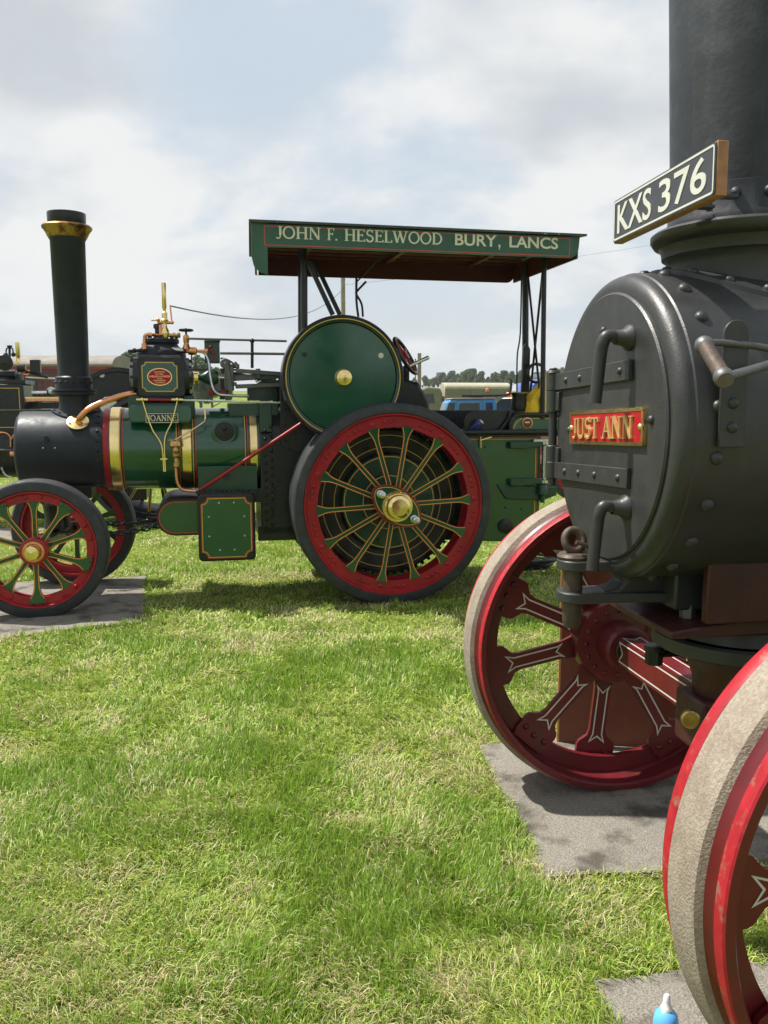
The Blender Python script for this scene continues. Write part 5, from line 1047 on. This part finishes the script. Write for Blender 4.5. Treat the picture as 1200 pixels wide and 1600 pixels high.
# ================================================================== parked vehicles in the distance
def veh(name, label, pos, rz, group='vehicles parked beyond the engines', cat='truck'):
    return tag(empty(name, pos, rz), label, cat, group)
def vwheel(par, x, y, r, wd=.25):
    W = empty('wheel', (x, y, r), 0, par)
    b = MB(); b.lathe([(r * .6, 0), (r * .96, .01), (r, .04), (r, wd - .04), (r * .96, wd - .01), (r * .6, wd)], (0, -wd / 2, 0), UV, 28); b.done('tyre', 'rubber', W)
    b = MB(); b.lathe([(.0005, .06), (r * .2, .04), (r * .55, .06), (r * .62, .02)], (0, -wd / 2, 0), UV, 24); b.lathe([(.0005, wd - .06), (r * .62, wd - .02)], (0, -wd / 2, 0), UV, 24); b.done('rim', 'dsteel', W)
# blue pickup: nose to the left
p = atY(690, 640, 34); s = veh('pickup_truck', 'light blue pickup truck with side windows, parked beyond the green tender', (p.x - 1.15, 34, 0), R_(4), cat='pickup')
W_ = 1.7
b = MB(); b.prism([(.10, .45), (.08, .80), (.25, .90), (1.25, .95), (1.30, .98), (4.4, .98), (4.4, .45)], (0, 0, 0), UX, UZ, (0, W_, 0)); b.done('body', 'blue', s, .05)
cabp = [(1.22, .93), (1.40, 1.52), (1.56, 1.66), (3.30, 1.68), (3.38, 1.60), (3.40, .93)]
b = MB(); b.prism(cabp, (0, .08, 0), UX, UZ, (0, W_ - .16, 0)); b.done('cab', 'blue', s, .05)
b = MB(); b.prism([(1.48, 1.655), (3.36, 1.675), (3.30, 1.72), (1.62, 1.705)], (0, .05, 0), UX, UZ, (0, W_ - .1, 0)); b.done('roof', 'vanroof', s, .03)
for poly in ([(1.80, 1.0), (1.86, 1.52), (2.72, 1.54), (2.72, 1.0)], [(2.92, 1.0), (2.92, 1.54), (3.24, 1.54), (3.26, 1.0)]):
    b = MB(); b.prism(poly, (0, .068, 0), UX, UZ, (0, .02, 0)); fr = b.done('side_window', 'glass', s)
    b = MB(); b.ribbon(poly, (0, .068, 0), UX, UZ, .045, .006); b.done('window_frame', 'blue', fr)
b = MB(); b.add([(1.235, .16, 1.0), (1.235, W_ - .16, 1.0), (1.385, W_ - .16, 1.5), (1.385, .16, 1.5)], [(0, 1, 2, 3)]); b.add([(1.30, .074, 1.0), (1.66, .074, 1.0), (1.72, .074, 1.52), (1.46, .074, 1.50)], [(0, 1, 2, 3)]); b.done('windscreen', 'glass', s)
b = MB(); b.ribbon([(1.76, .5), (1.76, 1.6), (2.80, 1.62), (2.80, .5)], (0, .0, 0), UX, UZ, .012, .003); b.done('door_gap', 'black', s)
b = MB(); b.sphere((1.78, -.10, 1.04), .08, 10, (.8, .5, 1.3)); b.cyl((1.78, -.1, 1.04), (1.78, .08, .98), .015, n=6); b.done('wing_mirror', 'bottlecap', s)
for x in (.75, 3.5):
    for y in (.1, W_ - .1): vwheel(s, x, y, .36)
b = MB(); b.tube([(2.85, .3, 1.0), (2.85, .3, 1.74), (2.0, .3, 1.80)], .05, 8); b.tube([(2.0, .3, 1.80), (3.7, .25, 1.82), (3.95, .25, 1.92), (4.0, .25, 2.45)], .055, 8, False, 4); b.done('exhaust_stack', 'black', s)
b = MB(); b.lathe([(.06, 0), (.06, .1), (.03, .13), (.0005, .135)], (3.05, .4, 2.42 - .45), UZ, 14); b.done('beacon', 'orange', s)
# canvas-covered army lorry
p = atY(652, 640, 62); s = veh('army_lorry', 'khaki canvas-covered army lorry parked far behind the green flywheel', (p.x, 62, 0), R_(6), cat='lorry')
b = MB(); b.box2((.2, 0, .9), (7.2, 2.3, 1.3)); b.done('chassis', 'canvas_d', s, .03)
b = MB(); arc = [(0, 1.3), (0, 2.65)] + [(1.15 - 1.15 * math.cos(R_(t * 18)), 2.65 + .35 * math.sin(R_(t * 18))) for t in range(1, 10)] + [(2.3, 2.65), (2.3, 1.3)]
b.prism(arc, (2.0, 0, 0), UV, UZ, (4.9, 0, 0)); b.done('canvas_tilt', 'canvas', s, .05)
b = MB(); b.box2((2.02, -.03, 1.6), (6.9, -.003, 2.55)); b.done('tilt_side', 'canvas_d', s, .02)
b = MB(); b.prism([(.05, 1.2), (.0, 1.9), (.35, 2.5), (.8, 2.7), (1.7, 2.6), (1.85, 2.2), (1.85, 1.2)], (0, .1, 0), UX, UZ, (0, 2.1, 0)); b.done('cab_hood', 'canvas_d', s, .12)
b = MB(); b.prism([(.45, 1.5), (.5, 2.15), (1.2, 2.2), (1.3, 1.5)], (0, .085, 0), UX, UZ, (0, .02, 0)); b.done('cab_window', 'glass', s)
for x in (.9, 4.8, 6.0):
    for y in (.15, 2.15): vwheel(s, x, y, .5, .3)
# pale car with windscreen and amber bar
p = atY(752, 640, 40); s = veh('recovery_car', 'pale vehicle with windscreen and amber light bar behind the blue pickup', (p.x - .6, 40, 0), R_(-20), cat='car')
b = MB(); b.prism([(0, .4), (0, .95), (.2, 1.05), (.9, 1.12), (1.6, 1.75), (4.0, 1.80), (4.3, 1.1), (4.3, .4)], (0, 0, 0), UX, UZ, (0, 1.8, 0)); b.done('body', 'white', s, .06)
b = MB(); b.prism([(.95, 1.16), (1.55, 1.70), (2.6, 1.73), (2.6, 1.16)], (0, -.012, 0), UX, UZ, (0, .014, 0)); b.done('side_window', 'glass', s)
b = MB(); b.add([(.93, .12, 1.17), (.93, 1.68, 1.17), (1.54, 1.68, 1.72), (1.54, .12, 1.72)], [(0, 1, 2, 3)]); b.done('windscreen', 'glass', s)
b = MB(); b.box2((1.7, .3, 1.80), (2.9, 1.5, 2.0)); b.done('light_bar', 'orange', s, .04)
for x in (.8, 3.5):
    for y in (.1, 1.7): vwheel(s, x, y, .33)
# big blue recovery lorry with jib
p = atY(826, 640, 30); s = veh('recovery_lorry', 'deep blue recovery lorry with jib, behind the canopy posts of the green engine', (p.x, 30, 0), R_(8), cat='lorry')
b = MB(); b.box2((0, 0, .6), (4.6, 2.1, 1.45)); b.done('body', 'dblue', s, .05)
b = MB(); b.prism([(.0, 1.4), (.15, 2.15), (.4, 2.35), (1.6, 2.4), (1.6, 1.4)], (0, .1, 0), UX, UZ, (0, 1.9, 0)); b.done('cab', 'dblue', s, .06)
b = MB(); b.box2((.5, .09, 1.75), (1.4, .10, 2.2)); b.done('side_window', 'glass', s)
b = MB(); b.bar((1.0, 1.0, 2.3), (3.4, 1.0, 2.75), .35, .3); b.bar((2.4, 1.0, 1.4), (2.6, 1.0, 2.5), .3, .3); b.done('jib', 'dblue', s, .04)
b = MB(); b.box2((.6, .3, 2.40), (.9, 1.7, 2.55)); b.done('lamp_bar', 'steel', s, .02)
b = MB(); b.m = 0; b.box2((1.10, -.02, .60), (1.75, -.003, 1.40)); b.m = 1; font_text(b, 'C', (1.2, -.02, 1.15), UX, UZ, .16, .2, .004, .02); font_text(b, 'K', (1.2, -.02, .88), UX, UZ, .16, .2, .004, .02); b.box2((1.2, -.03, .66), (1.38, -.0205, .80)); b.done('side_sign', ['dblue', 'bottlecap'], s)
for x in (.9, 3.4):
    for y in (.15, 1.95): vwheel(s, x, y, .48, .3)
# red wheel of another machine behind the tender
q = G(842, 792); s = tag(empty('parked_trailer', (q.x + .1, 10.8, 0), R_(10)), 'small trailer with red wheel, partly hidden behind the green tender', 'trailer')
for y in (0, 1.2):
    W = empty('wheel', (.12, y, .62), 0, s); b = MB(); b.lathe([(.30, 0), (.36, .01), (.36, .1), (.30, .11)], (0, 0, 0), UV, 36, True); b.done('tyre', 'rubber', W); b = MB(); b.lathe([(.0005, .0), (.3, .02), (.3, .08), (.0005, .1)], (0, 0, 0), UV, 32); b.done('rim', 'red', W)
b = MB(); b.box2((-.3, .12, .72), (1.8, 1.2, .80)); b.box2((.0, .15, .80), (1.6, 1.15, 1.1)); b.box2((.3, .3, .26), (.36, .36, .72)); b.done('body', 'van', s, .01)
# maroon living van
p = atY(176, 600, 23); s = tag(empty('living_van', (p.x - 5.9, 23, 0), R_(2)), 'long maroon living van with pale curved roof at the left edge', 'van')
H = 2.72
b = MB(); b.box2((0, 0, .9), (5.8, 2.2, H - .2)); b.done('body', 'van', s, .02)
b = MB(); arc = [(-.15, H - .2)] + [(1.1 - 1.25 * math.cos(R_(t * 15)), H - .2 + .30 * math.sin(R_(t * 15))) for t in range(13)] + [(2.35, H - .25), (-.15, H - .25)]
b.prism(arc, (-.1, 0, 0), UV, UZ, (6.0, 0, 0)); b.done('roof', 'vanroof', s, .01)
for i, x in enumerate((.4, 1.35, 2.3, 3.25, 4.2, 5.0)):
    b = MB(); b.box2((x, -.02, 1.05), (x + .72, -.003, H - .42)); b.done('side_panel', 'van', s, .01)
    b = MB(); b.box2((x + .12, -.035, 1.75), (x + .6, -.0205, H - .55)); b.done('window', 'glass' if i % 2 else 'canvas', s)
b = MB(); b.box2((-.02, -.03, H - .30), (5.82, -.003, H - .24)); b.done('waist_rail', 'redline', s)
for x in (.9, 4.9):
    for y in (.1, 2.1): vwheel(s, x, y, .48, .15)

# ================================================================== poles and wires
p = atY(537, 640, 55); zt = atY(537, 404, 55).z
s = tag(empty('telegraph_pole', (p.x, 55, 0)), 'wooden telegraph pole rising behind the canopy of the green engine', 'pole')
b = MB(); b.lathe([(.17, 0), (.14, zt), (.0005, zt + .05)], (0, 0, 0), UZ, 14); b.done('pole', 'pole', s); b = MB(); b.box((0, -.12, zt - .05), (1.2, .1, .12)); b.done('crossarm', 'pole', s)
p = atY(655, 640, 48); zt2 = atY(655, 552, 48).z
s = tag(empty('grey_post', (p.x, 48, 0)), 'plain grey post beside the steering wheel, far in the field', 'pole'); b = MB(); b.box2((-.10, -.1, 0), (.10, .1, zt2)); b.box2((-.26, -.05, 0), (-.19, .03, zt2 - .3)); b.box2((-.20, -.03, zt2 - 1.2), (-.09, .02, zt2 - 1.1)); b.done('post', 'pole', s)
def wire(a, bb, sag, r, label):
    pts = [a.lerp(bb, t / 24) - UZ * sag * 4 * (t / 24) * (1 - t / 24) for t in range(25)]
    b = MB(); b.tube(pts, r, 6); tag(b.done('overhead_wire', 'black'), label, 'wire', 'overhead wires')
wire(atY(266, 478, 17), atY(537, 450, 55), .9, .016, 'thick overhead wire sagging from the whistle towards the telegraph pole')
wire(atY(537, 445, 55) , atY(1300, 330, 75), .5, .008, 'thin overhead wire rising to the right above the canopy')

# ================================================================== trees
def leaf_material(name, c1, c2):
    m = bpy.data.materials.new(name); m.use_nodes = True; t = m.node_tree; p = t.nodes['Principled BSDF']; p.inputs['Roughness'].default_value = .6
    oi = N(t, 'ShaderNodeNewGeometry'); mx = N(t, 'ShaderNodeMix', data_type='RGBA'); L(t, oi.outputs['Random Per Island'], mx.inputs[0]); mx.inputs[6].default_value = (*c1, 1); mx.inputs[7].default_value = (*c2, 1)
    L(t, mx.outputs[2], p.inputs['Base Color']); tr = N(t, 'ShaderNodeBsdfTranslucent'); L(t, mx.outputs[2], tr.inputs[0]); ms = N(t, 'ShaderNodeMixShader'); ms.inputs[0].default_value = .3; L(t, p.outputs[0], ms.inputs[1]); L(t, tr.outputs[0], ms.inputs[2]); L(t, ms.outputs[0], t.nodes['Material Output'].inputs[0]); M[name] = m
leaf_material('leaf_a', (.050, .085, .035), (.125, .165, .072)); leaf_material('leaf_b', (.055, .10, .03), (.14, .20, .06))
def tree_meshes(seed, h, wd, leaf, ls, nl):
    rnd = np.random.default_rng(seed); T = MB()
    T.lathe([(h * .028, 0), (h * .022, h * .25), (h * .012, h * .6), (h * .004, h * .92)], (0, 0, 0), UZ, 9); limbs = []
    for k in range(9):
        z = h * (.22 + .065 * k); a = k * 2.4 + seed; l = wd * (.75 - .05 * k); e = Vector((math.cos(a) * l, math.sin(a) * l, z + l * .7)); T.tube([(0, 0, z), (e * .5).to_3d() * 1 + Vector((0, 0, z * .5 - .1 * l)), e], [h * .012, h * .008, h * .003], 6); limbs.append(e)
    cl = [np.array(e) for e in limbs] + [np.array([rnd.normal(0, wd * .25), rnd.normal(0, wd * .25), h * rnd.uniform(.4, .95)]) for _ in range(14)]
    n = nl; idx = rnd.integers(0, len(cl), n); C = np.array(cl)[idx]; d = rnd.normal(0, 1, (n, 3)); d /= np.linalg.norm(d, axis=1)[:, None]
    rr = wd * rnd.uniform(.16, .40, len(cl))[idx] * rnd.random(n) ** .35; P = C + d * rr[:, None] * np.array([1, 1, 1.15]); P[:, 2] = np.clip(P[:, 2], h * .12, h * 1.02)
    u = rnd.normal(0, 1, (n, 3)); u /= np.linalg.norm(u, axis=1)[:, None]; v = np.cross(u, rnd.normal(0, 1, (n, 3))); v /= np.linalg.norm(v, axis=1)[:, None]; s = (ls * rnd.uniform(.6, 1.4, n))[:, None]
    Q = np.stack([P - u * s, P + v * s * .6, P + u * s, P - v * s * .6], 1).reshape(-1, 3); Cn = MB(); Cn.v = [tuple(q) for q in Q]; Cn.f = [(4 * i, 4 * i + 1, 4 * i + 2, 4 * i + 3) for i in range(n)]; Cn.mi = [0] * n
    return T, Cn
protos = []
for i, (seed, h, wd, lf) in enumerate(((1, 9, 3.2, 'leaf_a'), (2, 10, 3.0, 'leaf_a'), (3, 8.5, 3.4, 'leaf_b'), (4, 10.5, 3.6, 'leaf_a'))):
    T, Cn = tree_meshes(seed, h, wd, lf, .26, 7500); protos.append((T.done('trunk', 'bark'), Cn.done('crown', lf, smooth=False)))
tr = [o.data for pr in protos for o in pr]
for pr in protos:
    for o in pr: bpy.data.objects.remove(o)
def put_tree(i, pos, sc, label, group, rz):
    r = tag(empty('tree', pos, rz), label, 'tree', group)
    for nm, me in (('trunk', tr[2 * i]), ('crown', tr[2 * i + 1])):
        o = bpy.data.objects.new(nm, me); COL.objects.link(o); o.parent = r; o.scale = (sc * random.uniform(.9, 1.1), sc * random.uniform(.9, 1.1), sc)
GROUP_R = 'row of trees on the far field edge behind the canopy posts'
ORD = ['first', 'second', 'third', 'fourth', 'fifth', 'sixth', 'seventh', 'eighth', 'ninth', 'tenth', 'eleventh', 'twelfth', 'thirteenth', 'fourteenth', 'fifteenth', 'sixteenth', 'seventeenth', 'eighteenth', 'nineteenth', 'last']
xs = [648, 666, 679, 692, 704, 716, 728, 739, 749, 762, 776, 787, 799, 811, 824, 838, 852, 866, 880, 893]
tops = [590, 586, 588, 582, 579, 583, 577, 576, 580, 588, 581, 579, 580, 578, 584, 582, 581, 574, 573, 576]
for k, (x, y) in enumerate(zip(xs, tops)):
    Y = 215 + (k * 37 % 40) - 20; g = atY(x, y, Y); base = 4.3; sc = (g.z - base) / (9, 10, 8.5, 10.5)[k % 4]
    put_tree(k % 4, (g.x, Y, base), sc * .98, 'grey-green tree, %s from the left in the far row behind the canopy posts' % ORD[k], GROUP_R, k * 1.3)
GROUP_L = 'bushy trees seen between the chimney and the flywheel of the green engine'
for k, (x, y, Y, lab) in enumerate(((184, 562, 80, 'left of three, just beside the green engine chimney'), (205, 554, 74, 'tallest, between the green engine chimney and its cylinder block'), (226, 566, 85, 'directly behind the green engine cylinder block'),
        (312, 556, 78, 'right beside the green engine cylinder block, behind its bent pipe'), (330, 575, 88, 'behind the small green box on the engine top'), (420, 584, 100, 'low, just left of the green flywheel'), (445, 580, 95, 'low, at the left rim of the green flywheel'), (472, 584, 99, 'hidden mostly by the left half of the green flywheel'), (600, 590, 120, 'hidden mostly by the right half of the green flywheel'), (505, 586, 110, 'hidden mostly by the middle of the green flywheel'))):
    if k >= 7: continue
    g = atY(x, y, Y); sc = g.z / (9, 10, 8.5, 10.5)[(k + 2) % 4]
    put_tree((k + 2) % 4, (g.x, Y, 0), sc, 'bushy green tree ' + lab, GROUP_L, k * .9)

# ================================================================== summer haze
HX = MB(); HX.box2((-720, -60, -1), (720, 970, 22)); hzo = HX.done('haze', 'canvas', smooth=False); hzo.data.materials.clear()
hm = bpy.data.materials.new('summer_haze'); hm.use_nodes = True; ht = hm.node_tree; ht.nodes.remove(ht.nodes['Principled BSDF'])
pv = N(ht, 'ShaderNodeVolumePrincipled'); pv.inputs['Color'].default_value = (.90, .94, .97, 1); pv.inputs['Density'].default_value = .0004; pv.inputs['Anisotropy'].default_value = .2
L(ht, pv.outputs[0], ht.nodes['Material Output'].inputs['Volume']); hzo.data.materials.append(hm); tag(hzo, kind='stuff')
